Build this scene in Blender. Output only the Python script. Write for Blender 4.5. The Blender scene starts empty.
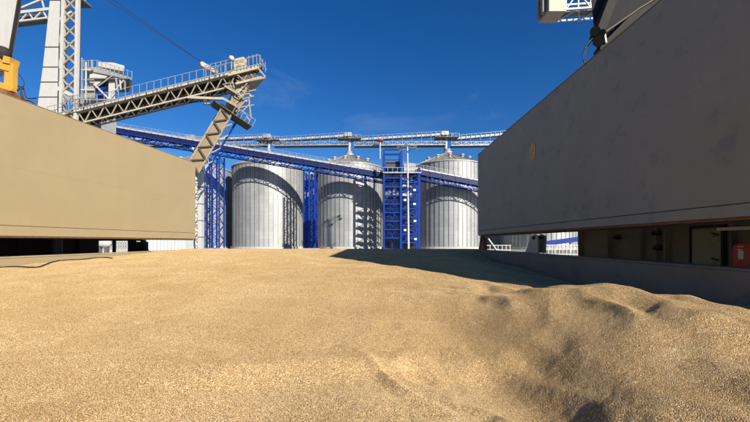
import bpy, math, random
import numpy as np
from mathutils import Vector, Matrix

random.seed(7)
S = bpy.context.scene
COL = S.collection
R = math.radians

# ------------------------------------------------------------------ camera, sky, sun, exposure
EYE = 6.0                      # eye height above the water; grain is about 1.5 m below the eye
F = 333.0                      # focal length in photo pixels (750 wide): an ultra-wide phone lens
cam = bpy.data.cameras.new('camera'); cam.sensor_width = 36.0; cam.lens = 36.0 * F / 750.0
cam.shift_y = 31.0 / 750.0; cam.clip_start = 0.05; cam.clip_end = 6000.0
cam_o = bpy.data.objects.new('camera', cam); COL.objects.link(cam_o)
cam_o.location = (0, 0, EYE); cam_o.rotation_euler = (R(90), 0, 0)
S.camera = cam_o

SUN_EL = R(24.5); SUN_AZ = Vector((0.633, -0.774))        # horizontal direction towards the sun
to_sun = Vector((SUN_AZ.x * math.cos(SUN_EL), SUN_AZ.y * math.cos(SUN_EL), math.sin(SUN_EL))).normalized()
w = bpy.data.worlds.new('World'); S.world = w; w.use_nodes = True
nt = w.node_tree; nt.nodes.clear()
out = nt.nodes.new('ShaderNodeOutputWorld'); bg = nt.nodes.new('ShaderNodeBackground')
sky = nt.nodes.new('ShaderNodeTexSky'); sky.sky_type = 'NISHITA'; sky.sun_disc = False
sky.sun_elevation = SUN_EL; sky.sun_rotation = math.atan2(to_sun.x, to_sun.y)
sky.altitude = 0; sky.air_density = 1.0; sky.dust_density = 0.25; sky.ozone_density = 6.0
bg.inputs['Strength'].default_value = 0.061
tc = nt.nodes.new('ShaderNodeTexCoord'); mp = nt.nodes.new('ShaderNodeMapping')
mp.inputs['Scale'].default_value = (1.6, 1.6, 5.0); mp.inputs['Rotation'].default_value = (0.15, 0.5, 0.3); mp.inputs['Location'].default_value = (5.2, 0.9, 2.2)
nz = nt.nodes.new('ShaderNodeTexNoise'); nz.inputs['Scale'].default_value = 1.7; nz.inputs['Detail'].default_value = 7; nz.inputs['Roughness'].default_value = 0.62
nz.inputs['Distortion'].default_value = 0.6
rp = nt.nodes.new('ShaderNodeValToRGB'); rp.color_ramp.elements[0].position = 0.57; rp.color_ramp.elements[0].color = (0, 0, 0, 1)
rp.color_ramp.elements[1].position = 0.9; rp.color_ramp.elements[1].color = (0.16, 0.16, 0.16, 1)
mx = nt.nodes.new('ShaderNodeMixRGB'); mx.inputs['Color2'].default_value = (6.0, 7.2, 8.6, 1)
hs = nt.nodes.new('ShaderNodeHueSaturation'); hs.inputs['Saturation'].default_value = 1.22; hs.inputs['Hue'].default_value = 0.509; hs.inputs['Value'].default_value = 1.13
nt.links.new(tc.outputs['Generated'], mp.inputs['Vector']); nt.links.new(mp.outputs[0], nz.inputs['Vector'])
nt.links.new(nz.outputs['Fac'], rp.inputs['Fac']); nt.links.new(rp.outputs['Color'], mx.inputs['Fac'])
nt.links.new(sky.outputs[0], hs.inputs['Color']); nt.links.new(hs.outputs[0], mx.inputs['Color1'])
nt.links.new(mx.outputs[0], bg.inputs['Color']); nt.links.new(bg.outputs[0], out.inputs['Surface'])

sl = bpy.data.lights.new('sun', 'SUN'); sl.energy = 5.0; sl.angle = R(0.53); sl.color = (1.0, 0.93, 0.82)
so = bpy.data.objects.new('sun', sl); COL.objects.link(so); so.location = (20, -25, 40)
so.rotation_euler = (-to_sun).to_track_quat('-Z', 'Y').to_euler()
S.view_settings.view_transform = 'Standard'; S.view_settings.look = 'None'
S.view_settings.exposure = 0.75; S.view_settings.gamma = 1.0; S.view_settings.use_curve_mapping = False


# ------------------------------------------------------------------ helpers
def at(px, py, Y):
    """world point seen at photo pixel (px, py) at depth Y"""
    return Vector(((px - 375.0) / F * Y, Y, EYE - (py - 242.0) / F * Y))


def tag(o, label=None, cat=None, group=None, kind=None):
    if label: o['label'] = label
    if cat: o['category'] = cat
    if group: o['group'] = group
    if kind: o['kind'] = kind
    return o


def thing(name, loc, label, cat, group=None):
    o = bpy.data.objects.new(name, None); COL.objects.link(o); o.location = loc
    o.empty_display_size = 0.3
    return tag(o, label, cat, group)


def rootloc(p):
    while p.parent is not None: p = p.parent
    return Vector(p.location)


class MB:
    def __init__(self): self.v = []; self.f = []; self.smooth = []
    def add(self, vs, fs, sm=False):
        b = len(self.v); self.v += [tuple(x) for x in vs]
        for f in fs: self.f.append(tuple(i + b for i in f)); self.smooth.append(sm)
        return self
    def box(self, lo, hi):
        (a, b, c), (d, e, f) = lo, hi
        return self.add([(a, b, c), (d, b, c), (d, e, c), (a, e, c), (a, b, f), (d, b, f), (d, e, f), (a, e, f)],
                        [(3, 2, 1, 0), (4, 5, 6, 7), (0, 1, 5, 4), (1, 2, 6, 5), (2, 3, 7, 6), (3, 0, 4, 7)])
    def obox(self, c, ax, ay, az):
        """oriented box: centre and three half-axis vectors"""
        c, ax, ay, az = map(Vector, (c, ax, ay, az))
        vs = [c + sx * ax + sy * ay + sz * az for sz in (-1, 1) for sx, sy in ((-1, -1), (1, -1), (1, 1), (-1, 1))]
        return self.add(vs, [(3, 2, 1, 0), (4, 5, 6, 7), (0, 1, 5, 4), (1, 2, 6, 5), (2, 3, 7, 6), (3, 0, 4, 7)])
    def bar(self, p, q, a, b=None, ref=(0, 0, 1)):
        p, q = Vector(p), Vector(q); d = (q - p)
        if d.length < 1e-6: return self
        u = d.normalized(); r = Vector(ref)
        if abs(u.dot(r)) > 0.98: r = Vector((0, 1, 0))
        s = u.cross(r).normalized(); t = s.cross(u).normalized(); b = a if b is None else b
        return self.obox((p + q) / 2, d / 2, s * a / 2, t * b / 2)
    def tube(self, pts, r, n=8, cap=True):
        pts = [Vector(p) for p in pts]; rings = []; rr = r if isinstance(r, (list, tuple)) else [r] * len(pts)
        for i, p in enumerate(pts):
            d = (pts[min(i + 1, len(pts) - 1)] - pts[max(i - 1, 0)]).normalized()
            ref = Vector((0, 0, 1)) if abs(d.z) < 0.95 else Vector((0, 1, 0))
            s = d.cross(ref).normalized(); t = s.cross(d)
            rings.append([p + rr[i] * (math.cos(2 * math.pi * k / n) * s + math.sin(2 * math.pi * k / n) * t) for k in range(n)])
        vs = [v for ring in rings for v in ring]; fs = []
        for i in range(len(pts) - 1):
            for k in range(n):
                fs.append((i * n + k, i * n + (k + 1) % n, (i + 1) * n + (k + 1) % n, (i + 1) * n + k))
        self.add(vs, fs, True)
        if cap:
            self.add(rings[0], [tuple(range(n))]); self.add(rings[-1], [tuple(reversed(range(n)))])
        return self
    def lathe(self, prof, n=32, c=(0, 0, 0), sm=True):
        vs = []; fs = []
        for r, z in prof:
            for k in range(n):
                a = 2 * math.pi * k / n; vs.append((c[0] + r * math.cos(a), c[1] + r * math.sin(a), c[2] + z))
        for i in range(len(prof) - 1):
            for k in range(n):
                fs.append((i * n + k, i * n + (k + 1) % n, (i + 1) * n + (k + 1) % n, (i + 1) * n + k))
        return self.add(vs, fs, sm)
    def prism(self, poly, d):
        """polygon (list of points) extruded by the vector d"""
        d = Vector(d); n = len(poly); a = [Vector(p) for p in poly]; b = [p + d for p in a]
        return self.add(a + b, [tuple(range(n - 1, -1, -1)), tuple(range(n, 2 * n))] + [(i, (i + 1) % n, n + (i + 1) % n, n + i) for i in range(n)])
    def build(self, name, mat, parent=None, bevel=0.0):
        off = rootloc(parent) if parent is not None else Vector((0, 0, 0))
        me = bpy.data.meshes.new(name); me.from_pydata([tuple(Vector(v) - off) for v in self.v], [], self.f)
        me.polygons.foreach_set('use_smooth', self.smooth); me.update()
        import bmesh
        bm = bmesh.new(); bm.from_mesh(me); bmesh.ops.recalc_face_normals(bm, faces=bm.faces); bm.to_mesh(me); bm.free()
        me.materials.append(mat); o = bpy.data.objects.new(name, me); COL.objects.link(o)
        if parent is not None: o.parent = parent
        if bevel:
            m = o.modifiers.new('bevel', 'BEVEL'); m.width = bevel; m.segments = 2; m.limit_method = 'ANGLE'
        return o


_unit = {}
def unit_bar(mat):
    if mat.name not in _unit:
        me = bpy.data.meshes.new('unit_bar_' + mat.name)
        v = [(x, y, z) for z in (0, 1) for x, y in ((-.5, -.5), (.5, -.5), (.5, .5), (-.5, .5))]
        me.from_pydata(v, [], [(3, 2, 1, 0), (4, 5, 6, 7), (0, 1, 5, 4), (1, 2, 6, 5), (2, 3, 7, 6), (3, 0, 4, 7)])
        me.materials.append(mat); _unit[mat.name] = me
    return _unit[mat.name]


def bar(name, p, q, a, mat, parent, b=None):
    """one steel member as an object of its own, on shared mesh data"""
    p, q = Vector(p), Vector(q); d = q - p
    if d.length < 1e-4: return None
    o = bpy.data.objects.new(name, unit_bar(mat)); COL.objects.link(o)
    u = d.normalized(); ref = Vector((0, 0, 1)) if abs(u.z) < 0.97 else Vector((0, 1, 0))
    s = u.cross(ref).normalized(); t = s.cross(u).normalized(); b = a if b is None else b
    M = Matrix((s * a, t * b, d)).transposed().to_4x4()
    M.translation = p - rootloc(parent)
    o.parent = parent; o.matrix_parent_inverse = Matrix.Identity(4); o.matrix_basis = M
    return o


def zigzag(name, a0, a1, b0, b1, n, wd, mat, parent, cross=False, posts=False):
    """braces between the line a0-a1 and the line b0-b1"""
    a0, a1, b0, b1 = map(Vector, (a0, a1, b0, b1))
    for i in range(n):
        pa, qa = a0.lerp(a1, i / n), a0.lerp(a1, (i + 1) / n); pb, qb = b0.lerp(b1, i / n), b0.lerp(b1, (i + 1) / n)
        if cross:
            bar(name, pa, qb, wd, mat, parent); bar(name, pb, qa, wd, mat, parent)
        else:
            bar(name, *((pa, qb) if i % 2 == 0 else (pb, qa)), wd, mat, parent)
        if posts: bar('strut', pb, pa, wd, mat, parent)


# ------------------------------------------------------------------ materials
def nmat(name):
    m = bpy.data.materials.new(name); m.use_nodes = True; n = m.node_tree
    return m, n, n.nodes['Principled BSDF'], n.links


def paint(name, col, rough=0.5, metal=0.0, var=0.12, scale=1.5, stain=None, stain_amt=0.0, stain_scale=0.6, bump=0.004, bscale=12, streak=0.0, spec=0.4):
    m, n, b, L = nmat(name); N = n.nodes
    tc = N.new('ShaderNodeTexCoord'); geo = N.new('ShaderNodeNewGeometry')
    nz = N.new('ShaderNodeTexNoise'); nz.inputs['Scale'].default_value = scale; nz.inputs['Detail'].default_value = 8; nz.inputs['Roughness'].default_value = 0.6
    L.new(geo.outputs['Position'], nz.inputs['Vector'])
    mr = N.new('ShaderNodeMapRange'); mr.inputs['From Min'].default_value = 0.25; mr.inputs['From Max'].default_value = 0.75
    mr.inputs['To Min'].default_value = 1 - var; mr.inputs['To Max'].default_value = 1 + var
    L.new(nz.outputs['Fac'], mr.inputs['Value'])
    mul = N.new('ShaderNodeMixRGB'); mul.blend_type = 'MULTIPLY'; mul.inputs['Fac'].default_value = 1; mul.inputs['Color1'].default_value = (*col, 1)
    L.new(mr.outputs[0], mul.inputs['Color2'])
    last = mul.outputs[0]
    if streak:
        mp = N.new('ShaderNodeMapping'); mp.inputs['Scale'].default_value = (6, 6, 0.35); L.new(geo.outputs['Position'], mp.inputs['Vector'])
        s = N.new('ShaderNodeTexNoise'); s.inputs['Scale'].default_value = 1.2; s.inputs['Detail'].default_value = 5; L.new(mp.outputs[0], s.inputs['Vector'])
        r2 = N.new('ShaderNodeMapRange'); r2.inputs['From Min'].default_value = 0.45; r2.inputs['From Max'].default_value = 0.8
        r2.inputs['To Min'].default_value = 1; r2.inputs['To Max'].default_value = 1 - streak; L.new(s.outputs['Fac'], r2.inputs['Value'])
        m2 = N.new('ShaderNodeMixRGB'); m2.blend_type = 'MULTIPLY'; m2.inputs['Fac'].default_value = 1
        L.new(last, m2.inputs['Color1']); L.new(r2.outputs[0], m2.inputs['Color2']); last = m2.outputs[0]
    if stain is not None:
        s = N.new('ShaderNodeTexNoise'); s.inputs['Scale'].default_value = stain_scale; s.inputs['Detail'].default_value = 9; s.inputs['Roughness'].default_value = 0.65
        mp = N.new('ShaderNodeMapping'); mp.inputs['Location'].default_value = (3.1, 7.7, 1.3); L.new(geo.outputs['Position'], mp.inputs['Vector']); L.new(mp.outputs[0], s.inputs['Vector'])
        cr = N.new('ShaderNodeValToRGB'); cr.color_ramp.elements[0].position = 0.56; cr.color_ramp.elements[1].position = 0.66
        cr.color_ramp.elements[0].color = (0, 0, 0, 1); cr.color_ramp.elements[1].color = (stain_amt,) * 3 + (1,)
        L.new(s.outputs['Fac'], cr.inputs['Fac'])
        m3 = N.new('ShaderNodeMixRGB'); m3.inputs['Color2'].default_value = (*stain, 1); L.new(cr.outputs[0], m3.inputs['Fac']); L.new(last, m3.inputs['Color1']); last = m3.outputs[0]
    L.new(last, b.inputs['Base Color'])
    b.inputs['Roughness'].default_value = rough; b.inputs['Metallic'].default_value = metal; b.inputs['Specular IOR Level'].default_value = spec
    if bump:
        bn = N.new('ShaderNodeTexNoise'); bn.inputs['Scale'].default_value = bscale; bn.inputs['Detail'].default_value = 4; L.new(geo.outputs['Position'], bn.inputs['Vector'])
        bp = N.new('ShaderNodeBump'); bp.inputs['Strength'].default_value = 0.5; bp.inputs['Distance'].default_value = bump
        L.new(bn.outputs['Fac'], bp.inputs['Height']); L.new(bp.outputs[0], b.inputs['Normal'])
    return m


M = {}
M['buff'] = paint('buff_paint', (0.312, 0.240, 0.134), 0.62, var=0.05, scale=0.5, stain=(0.288, 0.222, 0.122), stain_amt=0.4, stain_scale=0.9, streak=0.03, bump=0.035, bscale=0.9, spec=0.25)
M['buff_lip'] = paint('buff_lip_paint', (0.36, 0.28, 0.165), 0.62, var=0.10, stain=(0.20, 0.10, 0.04), stain_amt=0.5, stain_scale=3)
M['grey_cover'] = paint('weathered_grey_paint', (0.275, 0.255, 0.195), 0.6, var=0.08, scale=0.6, stain=(0.19, 0.183, 0.165), stain_amt=0.8, stain_scale=1.25, streak=0.05, bump=0.035, bscale=0.9, spec=0.3)
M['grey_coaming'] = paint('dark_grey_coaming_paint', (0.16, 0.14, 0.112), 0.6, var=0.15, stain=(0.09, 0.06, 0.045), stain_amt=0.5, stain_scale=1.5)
M['rust'] = paint('rusty_steel', (0.20, 0.085, 0.035), 0.85, var=0.35, scale=6)
M['rubber'] = paint('black_rubber', (0.02, 0.02, 0.022), 0.6, var=0.1)
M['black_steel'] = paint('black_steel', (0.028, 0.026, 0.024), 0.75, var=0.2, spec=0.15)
M['deck'] = paint('red_oxide_deck_paint', (0.20, 0.075, 0.05), 0.75, var=0.2, stain=(0.16, 0.13, 0.1), stain_amt=0.6)
M['hull'] = paint('hull_paint', (0.05, 0.06, 0.09), 0.5)
M['white'] = paint('white_paint', (0.44, 0.43, 0.40), 0.45, var=0.05, streak=0.12, stain=(0.45, 0.36, 0.25), stain_amt=0.4, stain_scale=1.3)
M['cream'] = paint('cream_paint', (0.41, 0.365, 0.265), 0.5, var=0.08, streak=0.12, stain=(0.36, 0.27, 0.15), stain_amt=0.5, stain_scale=1.6)
M['dusty'] = paint('dusty_steel', (0.30, 0.255, 0.19), 0.75, var=0.25, scale=2.5, stain=(0.20, 0.15, 0.10), stain_amt=0.7, stain_scale=1.5)
M['dusty_dark'] = paint('dusty_dark_steel', (0.075, 0.067, 0.056), 0.7, var=0.25)
M['spout'] = paint('grain_dusted_spout', (0.27, 0.205, 0.12), 0.8, var=0.15)
M['blue'] = paint('blue_paint', (0.004, 0.029, 0.21), 0.5, var=0.15, spec=0.2)
M['blue_dark'] = paint('dark_blue_sheet', (0.007, 0.010, 0.055), 0.5, var=0.15)
M['galv'] = paint('galvanised_steel', (0.33, 0.34, 0.34), 0.5, metal=0.35, var=0.18, scale=1.0, bump=0)
M['galv_dark'] = paint('galvanised_grating', (0.14, 0.145, 0.15), 0.6, metal=0.3, var=0.2, bump=0)
M['rib'] = paint('galvanised_stiffener', (0.18, 0.183, 0.183), 0.5, metal=0.5, var=0.1, bump=0)
M['roofing'] = paint('pale_gallery_roofing', (0.43, 0.44, 0.45), 0.5, metal=0.2, var=0.08, bump=0)
M['concrete'] = paint('concrete', (0.42, 0.40, 0.36), 0.85, var=0.15, scale=0.3)
M['yellow'] = paint('yellow_paint', (0.50, 0.27, 0.04), 0.45, var=0.12, stain=(0.2, 0.1, 0.03), stain_amt=0.5, stain_scale=3)
M['red'] = paint('red_paint', (0.48, 0.035, 0.025), 0.45, var=0.12)
M['label'] = paint('pale_label', (0.75, 0.66, 0.55), 0.6, var=0.05)
M['crane_grey'] = paint('dark_grey_crane_paint', (0.030, 0.030, 0.030), 0.85, var=0.15, streak=0.15, spec=0.1)
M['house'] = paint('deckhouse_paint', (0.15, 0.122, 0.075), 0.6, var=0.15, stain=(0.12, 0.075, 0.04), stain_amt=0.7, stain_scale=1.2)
M['house_door'] = paint('door_paint', (0.24, 0.21, 0.13), 0.6, var=0.15, stain=(0.12, 0.075, 0.04), stain_amt=0.6, stain_scale=2.5)
M['casing'] = paint('dusty_casing', (0.40, 0.375, 0.32), 0.6, var=0.15, scale=2.0, stain=(0.26, 0.20, 0.13), stain_amt=0.7, stain_scale=1.2, streak=0.2)
M['sheet'] = paint('white_corrugated_sheet', (0.5, 0.52, 0.52), 0.5, var=0.06, streak=0.15)
M['lamp'] = paint('lamp_glass', (0.75, 0.76, 0.75), 0.2, var=0.02, bump=0)


def quay_mat():
    return paint('quay_concrete', (0.26, 0.25, 0.23), 0.9, var=0.2, scale=0.15, stain=(0.12, 0.11, 0.1), stain_amt=0.6, stain_scale=0.12)
M['quay'] = quay_mat()


def water_mat():
    m, n, b, L = nmat('harbour_water'); N = n.nodes
    b.inputs['Base Color'].default_value = (0.012, 0.03, 0.035, 1); b.inputs['Roughness'].default_value = 0.08
    nz = N.new('ShaderNodeTexNoise'); nz.inputs['Scale'].default_value = 0.8; nz.inputs['Detail'].default_value = 5
    g = N.new('ShaderNodeNewGeometry'); L.new(g.outputs['Position'], nz.inputs['Vector'])
    bp = N.new('ShaderNodeBump'); bp.inputs['Distance'].default_value = 0.15; L.new(nz.outputs['Fac'], bp.inputs['Height']); L.new(bp.outputs[0], b.inputs['Normal'])
    return m
M['water'] = water_mat()


def silo_mat():
    m, n, b, L = nmat('galvanised_silo_sheet'); N = n.nodes
    uv = N.new('ShaderNodeUVMap'); uv.uv_map = 'wall'
    br = N.new('ShaderNodeTexBrick'); br.inputs['Scale'].default_value = 1.0; br.inputs['Brick Width'].default_value = 2.3; br.inputs['Row Height'].default_value = 1.15
    br.inputs['Mortar Size'].default_value = 0.025; br.inputs['Mortar Smooth'].default_value = 0.3; br.inputs['Bias'].default_value = 0.0
    br.inputs['Color1'].default_value = (0.33, 0.338, 0.335, 1); br.inputs['Color2'].default_value = (0.285, 0.293, 0.293, 1); br.inputs['Mortar'].default_value = (0.235, 0.24, 0.24, 1)
    L.new(uv.outputs[0], br.inputs['Vector'])
    nz = N.new('ShaderNodeTexNoise'); nz.inputs['Scale'].default_value = 0.35; nz.inputs['Detail'].default_value = 6
    mp = N.new('ShaderNodeMapping'); mp.inputs['Scale'].default_value = (1, 0.25, 1); L.new(uv.outputs[0], mp.inputs['Vector']); L.new(mp.outputs[0], nz.inputs['Vector'])
    mr = N.new('ShaderNodeMapRange'); mr.inputs['From Min'].default_value = 0.3; mr.inputs['From Max'].default_value = 0.7; mr.inputs['To Min'].default_value = 0.78; mr.inputs['To Max'].default_value = 1.16
    L.new(nz.outputs['Fac'], mr.inputs['Value'])
    mu = N.new('ShaderNodeMixRGB'); mu.blend_type = 'MULTIPLY'; mu.inputs['Fac'].default_value = 1
    L.new(br.outputs['Color'], mu.inputs['Color1']); L.new(mr.outputs[0], mu.inputs['Color2']); L.new(mu.outputs[0], b.inputs['Base Color'])
    b.inputs['Metallic'].default_value = 0.25; b.inputs['Roughness'].default_value = 0.52
    wv = N.new('ShaderNodeTexWave'); wv.bands_direction = 'Y'; wv.inputs['Scale'].default_value = 2.6; L.new(uv.outputs[0], wv.inputs['Vector'])
    bp = N.new('ShaderNodeBump'); bp.inputs['Distance'].default_value = 0.03; bp.inputs['Strength'].default_value = 0.4; L.new(wv.outputs['Fac'], bp.inputs['Height']); L.new(bp.outputs[0], b.inputs['Normal'])
    return m
M['silo'] = silo_mat()
M['silo_roof'] = paint('silo_roof_sheet', (0.26, 0.25, 0.225), 0.5, metal=0.3, var=0.12, scale=0.4, bump=0)


def grain_mat():
    m, n, b, L = nmat('wheat_grain'); N = n.nodes
    g = N.new('ShaderNodeNewGeometry')
    mp = N.new('ShaderNodeMapping'); mp.inputs['Scale'].default_value = (1, 1, 0.7); L.new(g.outputs['Position'], mp.inputs['Vector'])
    v = N.new('ShaderNodeTexVoronoi'); v.inputs['Scale'].default_value = 88; v.inputs['Randomness'].default_value = 1.0; L.new(mp.outputs[0], v.inputs['Vector'])
    sep = N.new('ShaderNodeSeparateColor'); L.new(v.outputs['Color'], sep.inputs[0])
    cr = N.new('ShaderNodeValToRGB'); e = cr.color_ramp.elements
    e[0].position = 0.0; e[0].color = (0.13, 0.065, 0.02, 1); e[1].position = 1.0; e[1].color = (0.95, 0.78, 0.48, 1)
    for p, c in ((0.12, (0.28, 0.16, 0.06)), (0.35, (0.42, 0.26, 0.105)), (0.65, (0.50, 0.325, 0.145)), (0.88, (0.58, 0.41, 0.21))):
        x = e.new(p); x.color = (*c, 1)
    L.new(sep.outputs[0], cr.inputs['Fac'])
    # broad patches: paler husk-rich drifts and browner bands
    nz = N.new('ShaderNodeTexNoise'); nz.inputs['Scale'].default_value = 0.9; nz.inputs['Detail'].default_value = 8; nz.inputs['Roughness'].default_value = 0.6; L.new(g.outputs['Position'], nz.inputs['Vector'])
    mr = N.new('ShaderNodeMapRange'); mr.inputs['From Min'].default_value = 0.3; mr.inputs['From Max'].default_value = 0.7; mr.inputs['To Min'].default_value = 0.88; mr.inputs['To Max'].default_value = 1.12
    L.new(nz.outputs['Fac'], mr.inputs['Value'])
    mu = N.new('ShaderNodeMixRGB'); mu.blend_type = 'MULTIPLY'; mu.inputs['Fac'].default_value = 1; L.new(cr.outputs[0], mu.inputs['Color1']); L.new(mr.outputs[0], mu.inputs['Color2'])
    # husk drifts
    hz = N.new('ShaderNodeTexNoise'); hz.inputs['Scale'].default_value = 2.2; hz.inputs['Detail'].default_value = 6; hz.inputs['Distortion'].default_value = 1.0
    hm = N.new('ShaderNodeMapping'); hm.inputs['Scale'].default_value = (0.5, 1.6, 1); hm.inputs['Rotation'].default_value = (0, 0, 0.25); L.new(g.outputs['Position'], hm.inputs['Vector']); L.new(hm.outputs[0], hz.inputs['Vector'])
    hr = N.new('ShaderNodeValToRGB'); hr.color_ramp.elements[0].position = 0.57; hr.color_ramp.elements[0].color = (0, 0, 0, 1); hr.color_ramp.elements[1].position = 0.75; hr.color_ramp.elements[1].color = (0.5, 0.5, 0.5, 1)
    L.new(hz.outputs['Fac'], hr.inputs['Fac'])
    m2 = N.new('ShaderNodeMixRGB'); m2.inputs['Color2'].default_value = (0.70, 0.55, 0.30, 1); L.new(hr.outputs[0], m2.inputs['Fac']); L.new(mu.outputs[0], m2.inputs['Color1'])
    L.new(m2.outputs[0], b.inputs['Base Color'])
    b.inputs['Roughness'].default_value = 0.7; b.inputs['Specular IOR Level'].default_value = 0.25
    # kernel relief, and finer clods
    mt = N.new('ShaderNodeMath'); mt.operation = 'MULTIPLY'; mt.inputs[1].default_value = -1.0; L.new(v.outputs['Distance'], mt.inputs[0])
    bp = N.new('ShaderNodeBump'); bp.inputs['Strength'].default_value = 1.0; bp.inputs['Distance'].default_value = 0.016; L.new(mt.outputs[0], bp.inputs['Height'])
    n2 = N.new('ShaderNodeTexNoise'); n2.inputs['Scale'].default_value = 22; n2.inputs['Detail'].default_value = 5; L.new(g.outputs['Position'], n2.inputs['Vector'])
    b2 = N.new('ShaderNodeBump'); b2.inputs['Strength'].default_value = 0.22; b2.inputs['Distance'].default_value = 0.012; L.new(n2.outputs['Fac'], b2.inputs['Height']); L.new(bp.outputs[0], b2.inputs['Normal'])
    L.new(b2.outputs[0], b.inputs['Normal'])
    return m
M['grain'] = grain_mat()

# ------------------------------------------------------------------ the setting: water, quay, ship's deck
Z = lambda dz: EYE + dz
mb = MB(); mb.add([(-2500, -2500, 0), (2500, -2500, 0), (2500, 27.2, 0), (-2500, 27.2, 0)], [(0, 1, 2, 3)])
tag(mb.build('water', M['water']), kind='structure')
QZ = Z(-2.2)
mb = MB(); mb.add([(-2500, 27.2, QZ), (2500, 27.2, QZ), (2500, 4500, QZ), (-2500, 4500, QZ), (-2500, 27.2, -4), (2500, 27.2, -4)], [(0, 1, 2, 3), (4, 5, 1, 0)])
tag(mb.build('quay', M['quay']), kind='structure')
DZ = Z(-1.9)
mb = MB(); mb.box((-70, -8, -3), (60, 26.0, DZ - 0.3)); hull = tag(mb.build('ship_hull', M['hull']), kind='structure')
mb = MB(); mb.box((-70, -8, DZ - 0.3 + 0.002), (60, 25.9, DZ)); tag(mb.build('ship_deck', M['deck']), kind='structure')

# left and right hatch cover planes
LN, LF = Vector((-14.4, 6.5, 0)), Vector((-12.5, 23.2, 0))     # left cover line, near and far end
RN, RF = Vector((6.5, 4.3, 0)), Vector((6.5, 21.05, 0))
CT = -0.46                                                        # coaming top below the eye


# ------------------------------------------------------------------ grain in the hold
_tabs = {}
def perlin(x, y, seed=0):
    if seed not in _tabs: _tabs[seed] = np.random.RandomState(seed).rand(256, 256) * 2 * np.pi
    tab = _tabs[seed]
    xi = np.floor(x).astype(int); yi = np.floor(y).astype(int); xf = x - xi; yf = y - yi
    u = xf ** 3 * (xf * (xf * 6 - 15) + 10); v = yf ** 3 * (yf * (yf * 6 - 15) + 10)
    def gr(i, j, dx, dy):
        a = tab[(xi + i) % 256, (yi + j) % 256]; return np.cos(a) * dx + np.sin(a) * dy
    a = gr(0, 0, xf, yf); b = gr(1, 0, xf - 1, yf); c = gr(0, 1, xf, yf - 1); d = gr(1, 1, xf - 1, yf - 1)
    return (a * (1 - u) + b * u) * (1 - v) + (c * (1 - u) + d * u) * v


def sstep(a, b, t):
    s = np.clip((t - a) / (b - a), 0, 1); return s * s * (3 - 2 * s)


def left_x(y): return LN.x + (LF.x - LN.x) * (y - LN.y) / (LF.y - LN.y) + 0.15


PITS = [  # footprints and scooped hollows: x, y, radius along x, radius along y, turn, depth
    (3.95, 4.15, .26, .16, .5, .10), (0.55, 4.25, .14, .18, .3, .09), (0.95, 4.5, .22, .13, .2, .07),
    (1.05, 2.95, .36, .09, .5, .07), (3.75, 3.3, .24, .15, .3, .09), (4.75, 4.20, .18, .24, .1, .10), (3.3, 5.1, .25, .14, .5, .06), (5.05, 5.0, .24, .16, .2, .07),
    (0.2, 5.3, .16, .12, .3, .05), (1.2, 6.2, .2, .28, -.5, .06), (2.0, 6.5, .18, .26, -.6, .05), (1.5, 7.2, .18, .26, -.6, .05), (0.5, 6.9, .15, .22, -.6, .04), (4.3, 3.2, .2, .14, .3, .07)]


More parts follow.
